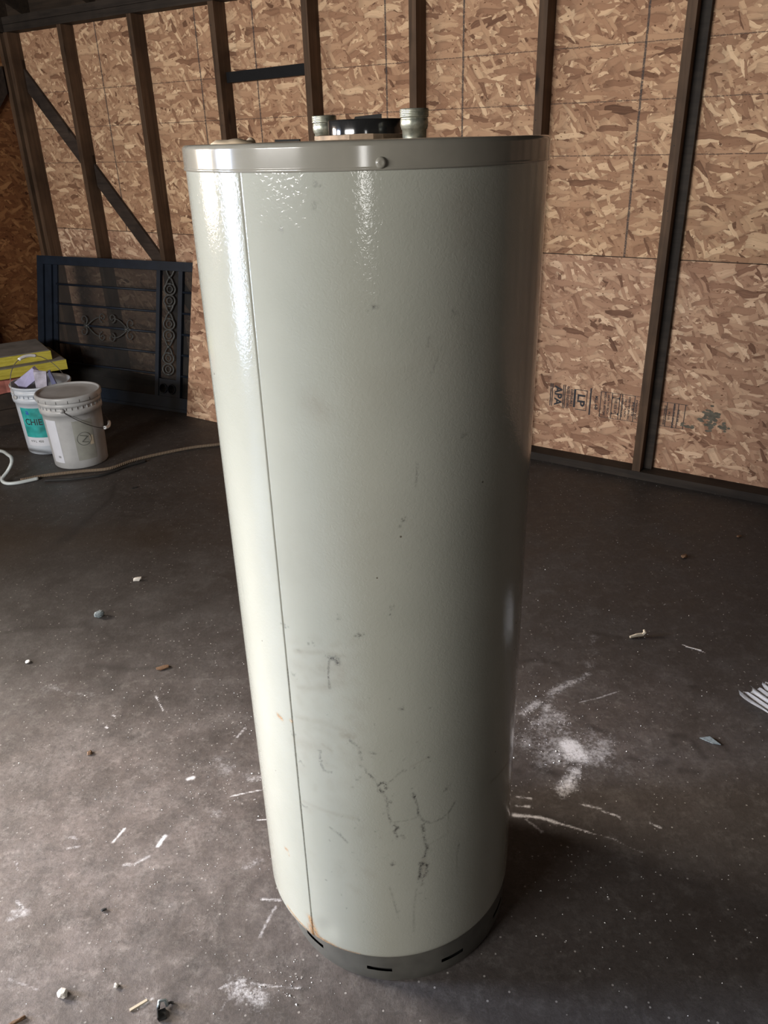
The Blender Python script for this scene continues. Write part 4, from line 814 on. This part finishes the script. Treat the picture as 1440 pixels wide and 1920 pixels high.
chunk('dark_sliver', -1.187,3.434, (.030,.008,.005), M_blackmatte, 'dark sliver on the floor below the rope', 'debris', .6)
chunk('paper_scrap', -1.149,2.054, (.014,.014,.006), M_flecks, 'small bright paper scrap near the left picture edge', 'debris', .6)
chunk('white_crumb', -1.905,3.60, (.018,.018,.016), M_chip, 'round pale crumb on the floor beside the hose end', 'debris', .6)
# bent white chip on the right
bm = newbm(); tube(bm, [(-.026,-.004,.006),(-.005,0,.009),(.016,.002,.010),(.024,.004,.016),(.022,.012,.022)], [.004,.006,.006,.006,.003], 6)
tag(obj('bark_strip', bm, M_tan, None, loc=(.808,2.094,-.001)), 'bent pale tan strip on the dark floor right of the heater', 'debris')
bm = newbm(); box(bm, -.024,.024,-.0012,.0012,0,.002); o = obj('straw', bm, M_chip, None, loc=(.963,2.025,0)); o.rotation_euler = (0,0,-.5); tag(o, 'thin straw-like sliver right of the bent tan strip', 'debris')
bm = newbm(); v = [bm.verts.new(c) for c in ((-.022,.012,.001),(.006,.014,.003),(.024,-.016,.001),(.004,-.010,.001))]; w_ = [bm.verts.new((c.co.x,c.co.y,c.co.z+.002)) for c in v]
bm.faces.new(v[::-1]); bm.faces.new(w_)
for i in range(4): bm.faces.new((v[i],v[(i+1)%4],w_[(i+1)%4],w_[i]))
tag(obj('card_scrap', bm, M_greychip, None, loc=(.852,1.609,0)), 'grey angular scrap of card on the floor near the ribbed plastic', 'debris')
# scrap metal clip
sc = tag(empty('metal_clip', (-.447,.930,0), .3), 'bent scrap metal clip lying on the floor at the bottom of the picture', 'debris')
bm = newbm(); box(bm, -.007,.007,-.018,.002,.0,.004); box(bm, -.008,-.006,-.018,.002,.004,.012); obj('plate', bm, M_blackmatte, sc, bevel=.0005)
bm = newbm(); tube(bm, [(-.006,.004,.004),(-.002,.012,.014),(.008,.012,.012),(.012,.004,.004)], .0035, 7); obj('loop', bm, M_metal, sc, smooth=True)
bm = newbm(); tube(bm, [(.008,.008,.006),(.018,.010,.003),(.022,.008,.002)], .0025, 6); obj('prong', bm, M_blackmatte, sc)
bm = newbm(); box(bm, -.022,.012,-.0025,.0025,0,.003); o = obj('wood_sliver', bm, M_tan, None, loc=(-.490,.945,0)); o.rotation_euler = (0,0,.6); tag(o, 'pale wood sliver beside the scrap metal clip', 'debris')
# ribbed white plastic piece at the right edge
bm = newbm(); nx, ny = 40, 14; rows = []
for j in range(ny+1):
    row = []
    for i in range(nx+1):
        x = i/nx*.22; y = j/ny*.30; zz_ = .012+.004*math.sin(x*2*PI/.019)+.035*(x/.22)+.01*math.sin(y*14); jy = (.012*math.sin(i*.9)+.008*math.sin(i*2.3)) if j == ny else 0
        row.append(bm.verts.new((x+.004*math.sin(y*40) if i == 0 else x, y+jy, zz_)))
    rows.append(row)
for A, B in zip(rows[:-1], rows[1:]):
    for i in range(nx): bm.faces.new((A[i],A[i+1],B[i+1],B[i]))
ex = bmesh.ops.solidify(bm, geom=bm.faces[:], thickness=.003)
o = obj('ribbed_plastic', bm, M_whiteplastic, None, loc=(1.098,1.50,.004), smooth=True); o.rotation_euler = (0,0,.30); tag(o, 'white ribbed plastic piece lying at the right picture edge', 'plastic piece')
# paint flecks: uncountable
V = []; Fc = []
def fleck(x, y, s_):
    a_ = random.uniform(0,6.3); k = len(V); h = random.uniform(.0006,.002)
    for q in range(3): V.append((x+s_*math.cos(a_+q*2.1+random.uniform(-.4,.4)), y+s_*math.sin(a_+q*2.1)*random.uniform(.5,1), .0002))
    V.append((x, y, h+s_*.4)); Fc.extend([(k,k+1,k+3),(k+1,k+2,k+3),(k+2,k,k+3)])
for cx, cy, sx, sy, n_, s0, s1 in ((.37,1.72,.07,.09,190,.0006,.0022),(.52,1.60,.12,.12,130,.0005,.0016),(.62,1.75,.28,.3,150,.0005,.0014),(-.55,1.55,.22,.30,240,.0006,.0019),(-.38,1.62,.10,.14,110,.0006,.0020),(-.45,1.15,.25,.18,200,.0005,.0016),(-.75,1.8,.3,.25,110,.0006,.0016),(.42,1.2,.14,.12,70,.0006,.0016),(.6,2.3,.5,.5,70,.0006,.0016),(-.22,.97,.05,.03,60,.0006,.0018),(.9,2.3,.35,.5,50,.0006,.0018)):
    for k in range(n_):
        x = random.gauss(cx,sx); y = random.gauss(cy,sy)
        if math.hypot(x-HX,y-HY) < .262 or y < .8: continue
        fleck(x, y, random.uniform(s0,s1)*(2.0 if random.random() < .05 else 1))
me = bpy.data.meshes.new('paint_flecks'); me.from_pydata(V, [], Fc); me.update()
o = link('paint_flecks', me, M_flecks); tag(o, 'tiny white paint flecks scattered over the concrete around the heater', 'flecks', kind='stuff')
